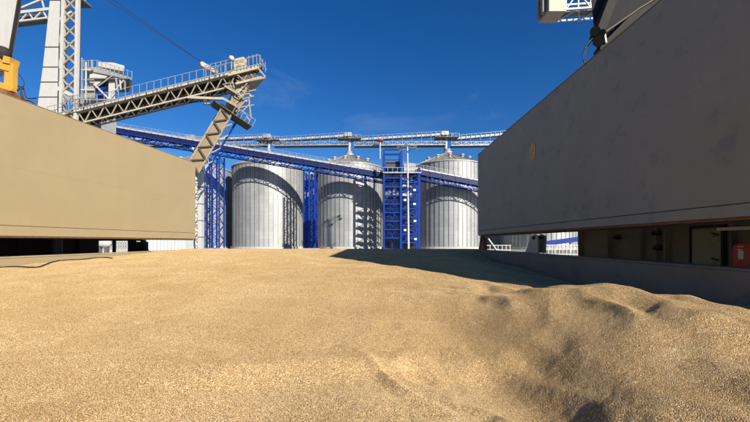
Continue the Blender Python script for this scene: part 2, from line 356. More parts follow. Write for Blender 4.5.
def grain_height(x, y):
    d = np.interp(y, [-3, 2, 3, 5, 8, 11, 15, 19, 22.4], [1.56, 1.54, 1.50, 1.34, 1.07, 0.85, 0.65, 0.53, 0.475])
    d = d + 0.48 * sstep(3.2, 6.4, x) * sstep(6.2, 9.0, y) * (1 - sstep(17.5, 21.5, y))          # falls away to the right coaming
    d = d + 0.13 * sstep(-8.0, -12.5, x) * (1 - sstep(16, 21, y))
    h = -d
    wx = x + 0.25 * perlin(x * 1.3, y * 1.3, 31); wy = y + 0.25 * perlin(x * 1.3, y * 1.3, 32)
    # mound on the right: flat top, steep flank to the left, hollow at its foot
    e = 2.45 + 0.30 * perlin(y * 0.7, x * 0 + 3.3, 21) - 0.28 * (y - 4.4)
    t = np.clip((x + 0.08 * perlin(x * 1.1, y * 1.1, 31) - e + 0.95) / 1.95, 0, 1)
    flank = 0.3 * t * t * (3 - 2 * t) + 0.7 * t
    far_end = (1 - sstep(5.3, 7.6, y + 0.3 * perlin(x * 0.8, y * 0.8, 22))) * (0.5 + 0.5 * sstep(2.2, 3.9, y))
    h += (0.70 * flank - 0.19 * sstep(-0.2, 1.5, x)) * far_end
    h -= 0.36 * sstep(4.3, 6.4, x - 0.25 * (y - 5.5)) * (1 - sstep(6.5, 8.5, y)) * sstep(2.2, 4.2, y)
    h -= 0.12 * np.exp(-(((wx - 0.75) / 0.8) ** 2 + ((wy - 4.3) / 0.6) ** 2))
    h -= 0.07 * np.exp(-(((wx - 1.35) / 0.5) ** 2 + ((wy - 3.3) / 0.8) ** 2))
    h += 0.15 * np.exp(-(((wx - 1.35 + (wy - 3) * 0.6) / 0.17) ** 2 + ((y - 2.9) / 0.55) ** 2))    # narrow bright ridges
    h += 0.11 * np.exp(-(((wx - 0.95 + (wy - 3) * 0.9) / 0.14) ** 2 + ((y - 3.7) / 0.55) ** 2))
    # trampled bank in the foreground
    yb = 4.05 + 0.22 * np.sin(x * 1.1 + 0.6) + 0.25 * perlin(x * 0.9, y * 0 + 2.2, 4) + 0.18 * np.clip(x, 0, 2)
    h -= 0.15 * (1 - sstep(-0.34, 0.08, y - yb)) * sstep(-4.5, -1.5, x) * (1 - sstep(1.6, 2.6, x))
    # undulation
    lump = sstep(0.2, 2.6, x + 0.35 * perlin(x * .7, y * .7, 9)) * (1 - sstep(6.5, 9.5, y))
    n1 = perlin(wx * 1.15, wy * 0.95, 1); n2 = perlin(wx * 2.7 + 5, wy * 2.3, 2); n3 = perlin(wx * 6.1, wy * 5.5 + 3, 3)
    ridg = 1 - np.abs(perlin(wx * 1.45 + 2 + 0.35 * wy, wy * 0.75, 5)) * 2
    bell = 4 * t * (1 - t) * far_end
    h += lump * (0.12 * (1 - 0.5 * bell) * n1 + 0.05 * (1 - 0.7 * bell) * n2 + 0.010 * (1 - 0.6 * bell) * n3 + 0.145 * (1 - 0.4 * bell) * (ridg - 0.5))
    h += (1 - lump) * (0.06 * perlin(x * 0.55, y * 0.5, 6) + 0.026 * perlin(wx * 1.4, wy * 1.8, 7) + 0.007 * n3)
    near = 1 - sstep(3.0, 7.0, y)
    h += near * (0.009 * n3 + 0.006 * perlin(x * 14, y * 14, 11) + 0.003 * perlin(x * 31, y * 31, 14))
    h += 0.0025 * perlin(x * 9, y * 9, 12)
    # low slip terraces on the smooth slope
    tt = y + 0.35 * x * 0.3 + 0.9 * perlin(x * 0.5, y * 0.5, 13)
    h += (1 - lump) * 0.020 * (np.abs(((tt * 0.8) % 1.0) - 0.5) * 2) * sstep(3, 5, y) * (1 - sstep(9, 14, y))
    for (cx, cy, rx, ry, a, dp) in PITS:
        c, s = math.cos(a), math.sin(a); dx, dy = x - cx, y - cy
        q = ((c * dx + s * dy) / rx) ** 2 + ((-s * dx + c * dy) / ry) ** 2
        h += -0.38 * dp * np.exp(-q) + 0.22 * dp * np.exp(-((np.sqrt(q) - 1.7) / 0.5) ** 2)
    return EYE + h


ys = [-2.6]
while ys[-1] < 1.6: ys.append(ys[-1] + 0.12)
while ys[-1] < 22.35: ys.append(ys[-1] * 1.0042)
ys[-1] = 22.38; ys = np.array(ys); NX = 800
us = np.linspace(0, 1, NX); us = us ** 0.9
X = np.empty((len(ys), NX)); Y = np.empty_like(X)
for j, yy in enumerate(ys):
    xl = left_x(yy) + 0.03; X[j] = xl + (6.36 - xl) * us; Y[j] = yy
Zg = grain_height(X, Y)


def box_blur(a, r, ax):
    p = np.concatenate([np.repeat(np.take(a, [0], ax), r + 1, ax), a, np.repeat(np.take(a, [-1], ax), r, ax)], ax); c = np.cumsum(p, ax); n = a.shape[ax]
    return (np.take(c, np.arange(2 * r + 1, 2 * r + 1 + n), ax) - np.take(c, np.arange(0, n), ax)) / (2 * r + 1)


soft = Zg                                                    # loose grain slumps: no sharp pits on the mound
for _ in range(2): soft = box_blur(box_blur(soft, 3, 1), 6, 0)
wgt = 0.7 * sstep(0.6, 1.6, X) * (1 - sstep(6.5, 8.0, Y)) * sstep(1.8, 2.2, Y) * (1 - sstep(5.6, 6.1, X))
Zg = Zg * (1 - wgt) + soft * wgt + wgt * (0.004 * perlin(X * 14, Y * 14, 11) + 0.005 * perlin(X * 6.1, Y * 5.5, 3))
co = np.stack([X, Y, Zg], -1).reshape(-1, 3).astype(np.float32)
nr = len(ys); ii = np.arange((nr - 1) * (NX - 1)); rr_, cc_ = ii // (NX - 1), ii % (NX - 1); a_ = rr_ * NX + cc_
quads = np.stack([a_, a_ + 1, a_ + NX + 1, a_ + NX], -1).astype(np.int32)
me = bpy.data.meshes.new('grain'); me.vertices.add(len(co)); me.vertices.foreach_set('co', co.ravel())
me.loops.add(quads.size); me.loops.foreach_set('vertex_index', quads.ravel())
me.polygons.add(len(quads)); me.polygons.foreach_set('loop_start', np.arange(0, quads.size, 4, dtype=np.int32))
me.polygons.foreach_set('use_smooth', np.ones(len(quads), dtype=bool)); me.update(calc_edges=True); me.validate()
me.materials.append(M['grain']); go = bpy.data.objects.new('grain', me); COL.objects.link(go)
# individual kernels on the part of the heap near enough to tell them apart (instances of one kernel)
rx_, ry_ = X.ravel(), Y.ravel()
dens = np.interp(ry_, [1.5, 4.2, 6.0, 8.5, 12.0, 16.0, 22.4], [19000, 15000, 9500, 5000, 2700, 1650, 1050]) * (np.abs(rx_) < 1.17 * ry_ + 0.4) * (ry_ > 1.6)
size = np.interp(ry_, [2.5, 5, 8.5, 12, 16, 22], [0.0072, 0.0098, 0.0145, 0.0195, 0.025, 0.032])
yb_ = 4.15 + 0.22 * np.sin(rx_ * 1.1 + 0.6) + 0.25 * perlin(rx_ * 0.9, ry_ * 0 + 2.2, 4) + 0.18 * np.clip(rx_, 0, 2) + 0.10 * perlin(rx_ * 3.1, ry_ * 3.1, 41)
bias = 0.20 * (1 - sstep(-0.10, 0.06, ry_ - yb_)) * sstep(-3.6, -1.2, rx_ + 0.6 * perlin(rx_, ry_, 42)) * (1 - sstep(0.9, 1.7, rx_)) * sstep(1.9, 3.0, ry_ + 0.4 * perlin(rx_ * 1.2, ry_, 43))   # chaff left on the trampled bank
for nm, arr in (('kernel_density', dens), ('kernel_size', size), ('kernel_bias', bias)):
    at_ = me.attributes.new(nm, 'FLOAT', 'POINT'); at_.data.foreach_set('value', arr.astype(np.float32))


def kernel_mat():
    m, n, b, L = nmat('wheat_kernel'); N = n.nodes
    a = N.new('ShaderNodeAttribute'); a.attribute_type = 'INSTANCER'; a.attribute_name = 'kernel_tone'
    cr = N.new('ShaderNodeValToRGB'); e = cr.color_ramp.elements
    e[0].position = 0.0; e[0].color = (0.19, 0.10, 0.035, 1); e[1].position = 1.0; e[1].color = (0.70, 0.54, 0.31, 1)
    for p, c in ((0.10, (0.32, 0.20, 0.075)), (0.4, (0.405, 0.268, 0.112)), (0.75, (0.465, 0.32, 0.145)), (0.93, (0.52, 0.375, 0.18))):
        x = e.new(p); x.color = (*c, 1)
    L.new(a.outputs['Fac'], cr.inputs['Fac']); L.new(cr.outputs[0], b.inputs['Base Color'])
    b.inputs['Roughness'].default_value = 0.5; b.inputs['Specular IOR Level'].default_value = 0.35
    return m
M['kernel'] = kernel_mat()
ng = bpy.data.node_groups.new('scatter_kernels', 'GeometryNodeTree')
ng.interface.new_socket('Geometry', in_out='INPUT', socket_type='NodeSocketGeometry'); ng.interface.new_socket('Geometry', in_out='OUTPUT', socket_type='NodeSocketGeometry')
A = ng.nodes.new; LK = ng.links.new
gi, go_ = A('NodeGroupInput'), A('NodeGroupOutput'); ds_ = A('GeometryNodeDistributePointsOnFaces'); ds_.distribute_method = 'RANDOM'
at1 = A('GeometryNodeInputNamedAttribute'); at1.data_type = 'FLOAT'; at1.inputs['Name'].default_value = 'kernel_density'
at2 = A('GeometryNodeInputNamedAttribute'); at2.data_type = 'FLOAT'; at2.inputs['Name'].default_value = 'kernel_size'
sp = A('GeometryNodeMeshUVSphere'); sp.inputs['Segments'].default_value = 6; sp.inputs['Rings'].default_value = 4; sp.inputs['Radius'].default_value = 0.5
tr = A('GeometryNodeTransform'); tr.inputs['Scale'].default_value = (1.0, 0.52, 0.46); tr.inputs['Translation'].default_value = (0, 0, 0.08)
ss = A('GeometryNodeSetShadeSmooth'); sm = A('GeometryNodeSetMaterial'); sm.inputs['Material'].default_value = M['kernel']
io = A('GeometryNodeInstanceOnPoints'); rv = A('FunctionNodeRandomValue'); rv.data_type = 'FLOAT_VECTOR'
rv.inputs[0].default_value = (-0.5, -0.5, 0.0); rv.inputs[1].default_value = (0.5, 0.5, 6.283)
er = A('FunctionNodeEulerToRotation'); ro = A('FunctionNodeRotateRotation'); ro.rotation_space = 'LOCAL'
st_ = A('GeometryNodeStoreNamedAttribute'); st_.data_type = 'FLOAT'; st_.domain = 'INSTANCE'; st_.inputs['Name'].default_value = 'kernel_tone'
rt = A('FunctionNodeRandomValue'); rt.data_type = 'FLOAT'; jn = A('GeometryNodeJoinGeometry')
rs = A('FunctionNodeRandomValue'); rs.data_type = 'FLOAT'; rs.inputs[2].default_value = 0.8; rs.inputs[3].default_value = 1.25; mt_ = A('ShaderNodeMath'); mt_.operation = 'MULTIPLY'
pos = A('GeometryNodeInputPosition'); tn = A('ShaderNodeTexNoise'); tn.inputs['Scale'].default_value = 0.9; tn.inputs['Detail'].default_value = 6
tn.inputs['Distortion'].default_value = 0.8; dm = A('ShaderNodeMapRange'); dm.inputs['From Min'].default_value = 0.35; dm.inputs['From Max'].default_value = 0.65
dm.inputs['To Min'].default_value = -0.06; dm.inputs['To Max'].default_value = 0.06; t2 = A('ShaderNodeTexNoise'); t2.inputs['Scale'].default_value = 0.8; t2.inputs['Detail'].default_value = 7; t2.inputs['Distortion'].default_value = 1.2
tm = A('ShaderNodeVectorMath'); tm.operation = 'MULTIPLY'; tm.inputs[1].default_value = (0.55, 1.5, 1.0)
ab = A('ShaderNodeMath'); ab.operation = 'SUBTRACT'; ab.inputs[1].default_value = 0.5; a2 = A('ShaderNodeMath'); a2.operation = 'ABSOLUTE'
vn = A('ShaderNodeMapRange'); vn.inputs['From Min'].default_value = 0.0; vn.inputs['From Max'].default_value = 0.012; vn.inputs['To Min'].default_value = 0.30; vn.inputs['To Max'].default_value = 0.0
t3 = A('ShaderNodeTexNoise'); t3.inputs['Scale'].default_value = 0.7; gate = A('ShaderNodeMapRange'); gate.inputs['From Min'].default_value = 0.5; gate.inputs['From Max'].default_value = 0.62
gm_ = A('ShaderNodeMath'); gm_.operation = 'MULTIPLY'; ad2 = A('ShaderNodeMath'); ad2.operation = 'ADD'
drift = A('ShaderNodeMath'); drift.operation = 'ADD'; drift.use_clamp = True
LK(pos.outputs[0], tn.inputs['Vector']); LK(tn.outputs[0], dm.inputs['Value']); LK(pos.outputs[0], tm.inputs[0]); LK(tm.outputs[0], t2.inputs['Vector']); LK(t2.outputs[0], ab.inputs[0]); LK(ab.outputs[0], a2.inputs[0]); LK(a2.outputs[0], vn.inputs['Value'])
LK(pos.outputs[0], t3.inputs['Vector']); LK(t3.outputs[0], gate.inputs['Value']); LK(vn.outputs[0], gm_.inputs[0]); LK(gate.outputs[0], gm_.inputs[1])
at3 = A('GeometryNodeInputNamedAttribute'); at3.data_type = 'FLOAT'; at3.inputs['Name'].default_value = 'kernel_bias'
ad3 = A('ShaderNodeMath'); ad3.operation = 'ADD'; LK(dm.outputs[0], ad3.inputs[0]); LK(at3.outputs['Attribute'], ad3.inputs[1]); LK(ad3.outputs[0], ad2.inputs[0]); LK(gm_.outputs[0], ad2.inputs[1]); LK(ad2.outputs[0], drift.inputs[0]); LK(rt.outputs[1], drift.inputs[1])
LK(gi.outputs[0], ds_.inputs['Mesh']); LK(at1.outputs['Attribute'], ds_.inputs['Density'])
LK(sp.outputs['Mesh'], tr.inputs['Geometry']); LK(tr.outputs[0], ss.inputs['Geometry']); LK(ss.outputs[0], sm.inputs['Geometry'])
LK(ds_.outputs['Points'], io.inputs['Points']); LK(sm.outputs[0], io.inputs['Instance'])
LK(rv.outputs[0], er.inputs[0]); LK(ds_.outputs['Rotation'], ro.inputs['Rotation']); LK(er.outputs[0], ro.inputs['Rotate By']); LK(ro.outputs[0], io.inputs['Rotation'])
LK(at2.outputs['Attribute'], mt_.inputs[0]); LK(rs.outputs[1], mt_.inputs[1]); LK(mt_.outputs[0], io.inputs['Scale'])
LK(io.outputs[0], st_.inputs['Geometry']); LK(drift.outputs[0], st_.inputs['Value'])
LK(gi.outputs[0], jn.inputs[0]); LK(st_.outputs[0], jn.inputs[0]); LK(jn.outputs[0], go_.inputs[0])
gm = go.modifiers.new('kernels', 'NODES'); gm.node_group = ng
tag(go, 'loose golden wheat grain filling the open ship hold', 'grain', kind='stuff')

# ------------------------------------------------------------------ hatch coaming round the grain
hc = thing('hatch_coaming', (0, 22.6, DZ), 'low steel hatch coaming wall enclosing the grain', 'coaming')
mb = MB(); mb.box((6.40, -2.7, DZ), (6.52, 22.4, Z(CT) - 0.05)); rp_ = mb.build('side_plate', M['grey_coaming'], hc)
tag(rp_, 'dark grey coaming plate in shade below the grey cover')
mb = MB(); mb.box((6.37, -2.7, Z(CT) - 0.048), (6.78, 22.4, Z(CT))); mb.build('top_rail', M['grey_coaming'], hc, 0.012)
mb = MB(); mb.bar((left_x(-2.7) - 0.1, -2.7, DZ + .58), (left_x(22.4) - 0.1, 22.4, DZ + .68), 0.12, 1.30); mb.build('side_plate', M['buff'], hc)
mb = MB(); mb.bar((left_x(-2.7) - 0.26, -2.7, Z(CT - .175)), (left_x(22.4) - 0.26, 22.4, Z(CT - .075)), 0.44, .05); mb.build('top_rail', M['buff_lip'], hc, 0.012)
mb = MB(); mb.box((left_x(22.4), 22.402, DZ), (6.5, 22.52, Z(CT) - 0.05)); mb.build('end_plate', M['buff'], hc)
mb = MB(); mb.box((left_x(22.4) - .2, 22.40, Z(CT) - 0.047), (6.36, 22.85, Z(CT) - 0.004)); mb.build('top_rail', M['buff_lip'], hc, 0.012)
mb = MB(); mb.box((left_x(-2.7), -2.85, DZ), (6.5, -2.72, Z(CT) - 0.05)); mb.build('end_plate', M['buff'], hc)
for yy in np.arange(4.0, 22, 2.1):                                  # outside stays of the coaming
    mb = MB(); mb.prism([(6.525, yy, DZ + .002), (7.1, yy, DZ + .002), (6.77, yy, Z(CT) - .06), (6.525, yy, Z(CT) - .06)], (0, .03, 0)); mb.build('stay', M['grey_coaming'], hc)


# ------------------------------------------------------------------ hatch covers standing open
def cover(name, a, b, inward, z0, z1, mat, lipmat, label, seam):
    a, b = Vector(a), Vector(b); u = (b - a).normalized(); nrm = Vector(inward)
    root = thing(name, (a + b) / 2 + Vector((0, 0, DZ)), label, 'hatch cover')
    def slab(nm, s0, s1, za, zb, d0, d1, m, bevel=0.0, par=None):
        L_ = (b - a).length; p = a + u * (s0 * L_); q = a + u * (s1 * L_)
        c = (p + q) / 2 + nrm * (d0 + d1) / 2; c.z = (za + zb) / 2
        return MB().obox(c, (q - p) / 2, nrm * (d1 - d0) / 2, (0, 0, (zb - za) / 2)).build(nm, m, par or root, bevel)
    slab('front_panel', 0, 1, z0 + seam, z1, -0.62, 0.0, mat, 0.02)
    sk = slab('skirt', 0, 1, z0 + 0.03, z0 + seam - 0.012, -0.60, -0.004, mat, 0.008)
    slab('seam_strip', 0, 1, z0 + seam - 0.0115, z0 + seam - 0.0005, -0.59, -0.035, M['black_steel'])
    slab('bottom_flange', 0.0, 1, z0 - 0.03, z0 + 0.028, -0.72, -0.05, M['rust'], 0.006)
    slab('rubber_seal', 0.003, .997, z0 - 0.075, z0 - 0.032, -0.30, -0.16, M['rubber'])
    slab('rear_panel', 0.0, .995, z0 + 0.1, z1 - 0.12, -1.60, -0.86, mat, 0.02)
    for s in (0.12, 0.38, 0.64, 0.88):
        slab('hinge', s, s + 0.018, z1 - 0.42, z1 - 0.03, -0.90, -0.56, M['black_steel'])
    slab('weld_bead', 0.004, 0.996, z0 + 2.62, z0 + 2.632, -0.02, 0.003, mat)
    slab('top_flange', 0, 1, z1 + 0.002, z1 + 0.022, -0.66, 0.018, mat, 0.005)
    return root


lc_ = cover('hatch_cover', LN, LF, Vector((1, -(LF.x - LN.x) / (LF.y - LN.y), 0)).normalized(), Z(0.20), Z(5.48), M['buff'], M['buff_lip'],
            'sunlit buff steel hatch cover standing on edge along the hold', 0.42)
rc_ = cover('hatch_cover', RN, RF, Vector((-1, 0, 0)), Z(0.42), Z(5.50), M['grey_cover'], M['grey_cover'],
            'shaded dark grey hatch cover with a round yellow mark on it', 0.27)


def mark_mat():
    m, n, b, L = nmat('yellow_spray_mark'); N = n.nodes
    g = N.new('ShaderNodeNewGeometry'); wv = N.new('ShaderNodeTexWave'); wv.inputs['Scale'].default_value = 2.6; wv.inputs['Distortion'].default_value = 4; wv.inputs['Detail'].default_value = 3
    wv.bands_direction = 'Y'; L.new(g.outputs['Position'], wv.inputs['Vector'])
    cr = N.new('ShaderNodeValToRGB'); cr.color_ramp.elements[0].position = 0.3; cr.color_ramp.elements[0].color = (0.24, 0.16, 0.07, 1); cr.color_ramp.elements[1].position = 0.6; cr.color_ramp.elements[1].color = (0.72, 0.43, 0.06, 1)
    L.new(wv.outputs['Fac'], cr.inputs['Fac']); L.new(cr.outputs[0], b.inputs['Base Color']); b.inputs['Roughness'].default_value = 0.6
    return m
mm = mark_mat(); my, mz = 13.75, Z(3.72)
pts = []
for k in range(48):
    a = 2 * math.pi * k / 48; r = 0.36 * (1 + 0.03 * math.sin(5 * a + 1) + 0.03 * math.sin(11 * a))
    pts.append((6.4955, my + 0.62 * r * 1.25 * math.cos(a), mz + r * math.sin(a)))
mk = MB().prism(pts, (-0.004, 0, 0)).build('painted_mark', mm, rc_); tag(mk, 'round yellow hand-painted mark')

# ------------------------------------------------------------------ dark hose along the left coaming
random.seed(3)
hp = []
for px, py in ((-60, 262), (-30, 266), (0, 267.2), (15, 267.2), (30, 267.8), (42, 266.4), (55, 262), (64, 259.6), (75, 259.2), (88, 259), (98, 257.8), (107, 258), (113, 259)):
    ds = np.arange(8, 22, 0.05); pxs = (px - 375.0) / F * ds; gz = grain_height(pxs, ds)
    k = int(np.argmin(np.abs(gz - (EYE - (py - 242.0) / F * ds)) + 9.0 * (pxs < left_x(ds) + 0.05))); hp.append(Vector((max(pxs[k], left_x(ds[k]) + 0.06), ds[k], gz[k])))
dense = []
for i in range(len(hp) - 1):
    for t in np.linspace(0, 1, 8, endpoint=False):
        p0 = hp[max(i - 1, 0)]; p1 = hp[i]; p2 = hp[i + 1]; p3 = hp[min(i + 2, len(hp) - 1)]
        q = 0.5 * ((2 * p1) + (p2 - p0) * t + (2 * p0 - 5 * p1 + 4 * p2 - p3) * t * t + (3 * p1 - p0 - 3 * p2 + p3) * t ** 3)
        q.z = float(grain_height(np.array([q.x]), np.array([q.y]))[0]) + 0.012; dense.append(q)
dense[-1].z -= 0.06
o = MB().tube(dense, 0.038, 8).build('rubber_hose', M['rubber']); tag(o, 'long dark rubber hose lying on the grain below the buff hatch cover', 'hose')
hp2 = [at(x, y, 19.0) for x, y in ((136, 257), (141, 255.6), (146, 254.6), (151, 254.6))]
for p in hp2: p.z = float(grain_height(np.array([p.x]), np.array([p.y]))[0]) + 0.006
o = MB().tube(hp2, 0.035, 8).build('rope_end', M['rubber']); tag(o, 'short dark rope end sticking out of the grain near the far corner', 'rope')

# ------------------------------------------------------------------ deckhouse and fittings behind the grey cover
dh = thing('deckhouse', (11, 8, DZ), 'dim brown steel deckhouse seen through the gap under the grey cover', 'deckhouse')
HX = 9.5
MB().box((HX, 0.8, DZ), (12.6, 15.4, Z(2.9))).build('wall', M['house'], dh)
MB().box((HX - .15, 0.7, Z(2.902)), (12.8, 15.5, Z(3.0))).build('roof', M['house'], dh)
for yy in (15.3, 13.4, 11.75, 10.75, 8.75, 7.6, 6.0, 4.2, 2.4):
    MB().box((HX - .16, yy - .03, DZ), (HX - .002, yy + .03, Z(2.85))).build('stiffener', M['house'], dh)
dr = MB().box((HX - .07, 9.06, Z(-.72)), (HX - .003, 9.92, Z(0.42))).build('door', M['house_door'], dh, 0.02)
for bx in (((HX - .10, 8.98, Z(-.8)), (HX - .004, 9.055, Z(.5))), ((HX - .10, 9.925, Z(-.8)), (HX - .004, 9.97, Z(.5))), ((HX - .10, 9.056, Z(.425)), (HX - .004, 9.924, Z(.5)))):
    MB().box(*bx).build('door_frame', M['black_steel'], dh)
for zz in (-.45, .25): MB().bar((HX - .09, 9.30, Z(zz)), (HX - .09, 9.12, Z(zz - .05)), .04).build('dog_lever', M['black_steel'], dr)
for yy, zz in ((11.15, 0.22), (11.1, -.28), (12.95, .1)):
    MB().lathe([(0.02, 0), (.12, .02), (.14, .08), (.09, .2), (0.0, .22)], 12, (HX - .09, yy, Z(zz))).build('pipe_clamp', M['black_steel'], dh)
MB().tube([(HX - .13, 11.12, Z(-1.8)), (HX - .13, 11.12, Z(2.6))], .05, 8).build('pipe', M['house'], dh)
# red box with a pale notice
fb = thing('fire_hose_box', (HX - .35, 8.5, Z(-1.2)), 'red rounded fire box with a pale notice beside the deckhouse door', 'fire box')
MB().box((HX - .50, 7.62, Z(-1.18)), (HX - .17, 8.46, Z(-0.03))).build('body', M['red'], fb, 0.13)
MB().box((HX - .507, 8.13, Z(-.42)), (HX - .502, 8.25, Z(-.21))).build('notice', M['label'], fb)
for zz, y0 in ((-.195, 8.15), (-.125, 8.13)): MB().box((HX - .507, y0, Z(zz)), (HX - .502, y0 + .13, Z(zz + .022))).build('notice', M['label'], fb)
MB().box((HX - .42, 7.5, Z(.30)), (HX - .17, 8.85, Z(.38))).build('cable_tray', M['label'], dh)

# small fittings on the right coaming: hinge bracket, rusty bracket, stool
br = thing('hinge_bracket', (6.7, 14.2, Z(CT)), 'cream triangular steel bracket on the coaming under the grey cover', 'bracket')
MB().prism([(6.72, 14.9, Z(CT) + .002), (6.72, 13.75, Z(CT) + .002), (6.72, 13.75, Z(.25)), (6.72, 14.1, Z(.33)), (6.72, 14.35, Z(.25))], (.05, 0, 0)).build('gusset', M['cream'], br)
MB().prism([(7.02, 14.9, Z(CT) + .002), (7.02, 13.75, Z(CT) + .002), (7.02, 13.75, Z(.25)), (7.02, 14.1, Z(.33)), (7.02, 14.35, Z(.25))], (.05, 0, 0)).build('gusset', M['cream'], br)
MB().tube([(6.66, 14.05, Z(.18)), (7.14, 14.05, Z(.18))], .07, 12).build('pin', M['black_steel'], br)
br = thing('rusty_bracket', (6.6, 20.6, Z(CT)), 'rusty brown cover support at the far end of the grey cover', 'bracket')
MB().prism([(6.62, 21.3, Z(CT) + .002), (6.62, 20.2, Z(CT) + .002), (6.62, 20.4, Z(.2)), (6.62, 20.9, Z(.36))], (.2, 0, 0)).build('plate', M['rust'], br)
MB().tube([(6.58, 20.65, Z(.1)), (6.9, 20.65, Z(.1))], .12, 12).build('roller', M['black_steel'], br)

# ------------------------------------------------------------------ deckhouse behind the buff cover
d2 = thing('mast_house', (-17.5, 14, DZ), 'dark steel mast house in shade seen through the gap under the buff cover', 'deckhouse')
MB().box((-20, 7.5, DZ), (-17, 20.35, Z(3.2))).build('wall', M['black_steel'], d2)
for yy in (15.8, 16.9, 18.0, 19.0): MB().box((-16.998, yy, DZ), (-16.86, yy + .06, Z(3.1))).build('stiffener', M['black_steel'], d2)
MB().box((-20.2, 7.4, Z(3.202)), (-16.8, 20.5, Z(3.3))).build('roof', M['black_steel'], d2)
MB().tube([(-16.6, 17.4, DZ), (-16.6, 17.4, Z(.2))], .22, 12).build('vent_pipe', M['hull'], d2)

# ------------------------------------------------------------------ ship crane left: cream tapered jib post and yellow frame
c1 = thing('ship_crane', (-16.2, 14.0, Z(3.3)), 'pale ship crane post above the near end of the buff cover', 'crane')
Yc = 14.4
poly = [at(-60, -60, Yc), at(29, -60, Yc), at(19.5, 0, Yc), at(10, 52, Yc), at(-2, 60, Yc), at(-60, 60, Yc)]
MB().prism(poly, (-1.75, 1.6, 0)).build('post', M['white'], c1, 0.03)
e0, e1 = at(29.6, -60, Yc - .03), at(10.4, 52, Yc - .03)
MB().bar(e0, e1, .05, .12).build('edge_strip', M['black_steel'], c1)
MB().lathe([(0.0, 0), (.22, .02), (.26, .12), (.26, .34), (.2, .42), (0, .44)], 16, tuple(at(3, 58, Yc - .3))).build('slewing_ring', M['black_steel'], c1)
yf = thing('winch_frame', at(0, 95, 13.6), 'yellow steel winch frame on top beside the buff cover', 'winch')
Yw = 13.7
def wb(n_, x0, y0, x1, y1, wd, m, d=.3): MB().bar(at(x0, y0, Yw), at(x1, y1, Yw), d, wd, ref=(0, 1, 0) if False else (0, 0, 1)).build(n_, m, yf, 0.012)
wb('rail', -40, 56, 13, 70, .26, M['yellow']); wb('post', 11.5, 64, 10.5, 92, .22, M['yellow'], .34); wb('rail', -40, 74, 12, 89, .24, M['yellow'])
wb('post', -12, 60, -13, 84, .22, M['yellow'], .34); wb('base_plate', -40, 78, 16, 96, .14, M['rust'], .7)
wb('cap_block', 8, 61.5, 14.5, 63, .28, M['yellow'], .4)
MB().tube([at(-14, 62, Yw + .3), at(3, 62, Yw + .3)], .26, 16).build('drum', M['yellow'], yf)
MB().tube([at(3, 57, Yw + .1), at(9, 60, Yw + .1)], .12, 12).build('motor', M['black_steel'], yf)
def hose(pts, r, name, label, Yd, par=None):
    P = [at(x, y, Yd) for x, y in pts]; d_ = []
    for i in range(len(P) - 1):
        for t in np.linspace(0, 1, 6, endpoint=False):
            p0 = P[max(i - 1, 0)]; p1 = P[i]; p2 = P[i + 1]; p3 = P[min(i + 2, len(P) - 1)]
            d_.append(0.5 * ((2 * p1) + (p2 - p0) * t + (2 * p0 - 5 * p1 + 4 * p2 - p3) * t * t + (3 * p1 - p0 - 3 * p2 + p3) * t ** 3))
    d_.append(P[-1]); o = MB().tube(d_, r, 6).build(name, M['rubber'], par)
    if label: tag(o, label, 'hose')
    return o
hose(((14, 71), (19, 74.5), (23, 80), (24.2, 84), (22.5, 88), (21, 92), (21, 99)), .018, 'hydraulic_hose', None, 13.9, yf)
hose(((14, 82), (17, 85.5), (20, 87), (22.5, 87), (24, 90), (26, 97), (30, 98.5), (37, 98)), .022, 'hydraulic_hose', None, 14.0, yf)
hose(((15, 93), (18, 90), (20.5, 88.5), (21.5, 93), (24, 100), (30, 101), (38, 107)), .03, 'hydraulic_hose', None, 13.8, yf)

# ------------------------------------------------------------------ ship crane right: dark pedestal behind the grey cover
c2 = thing('ship_crane', (10.8, 13.6, Z(3.0)), 'dark grey ship crane pedestal rising behind the grey cover', 'crane')
Yd = 13.2
MB().prism([at(589.5, -60, Yd), at(591, 0, Yd), at(594.5, 27, Yd), at(606, 70, Yd), at(700, 70, Yd), at(700, -60, Yd)], (1.3, 1.8, 0)).build('pedestal', M['crane_grey'], c2, 0.02)
MB().bar(at(622, -30, Yd - .25), at(596, 38, Yd - .25), .4, .32).build('hydraulic_ram', M['black_steel'], c2)
MB().prism([at(604, 42, Yd - .5), at(600, 48, Yd - .5), at(606, 60, Yd - .5), at(660, 30, Yd - .5), at(660, -6, Yd - .5), at(636, 10, Yd - .5)], (0, .4, 0)).build('base_shade_block', M['black_steel'], c2)  # black block standing in for the shade at the crane's base
for (x, y, r) in ((595, 31, .17), (598.5, 41, .19), (602, 33, .13)):
    MB().tube([at(x, y, Yd - .75), at(x, y, Yd - .3)], r, 14).build('sheave', M['black_steel'], c2)
MB().bar(at(604, 31, Yd - .55), at(606, 43, Yd - .55), .06).build('stanchion', M['cream'], c2)
MB().tube([at(594, 39, Yd - .6), at(606, 31.5, Yd - .6), at(640, 8, Yd - .6), at(660, -4, Yd - .6)], .022, 6).build('handrail', M['house'], c2)
hose(((594, 37), (588, 43), (584.5, 50), (583.3, 56), (584, 62), (588, 66)), .024, 'hydraulic_hose', None, Yd - .6, c2)
hose(((594, 39), (588.5, 45), (585.5, 52), (585, 58), (587, 64)), .018, 'hydraulic_hose', None, Yd - .5, c2)

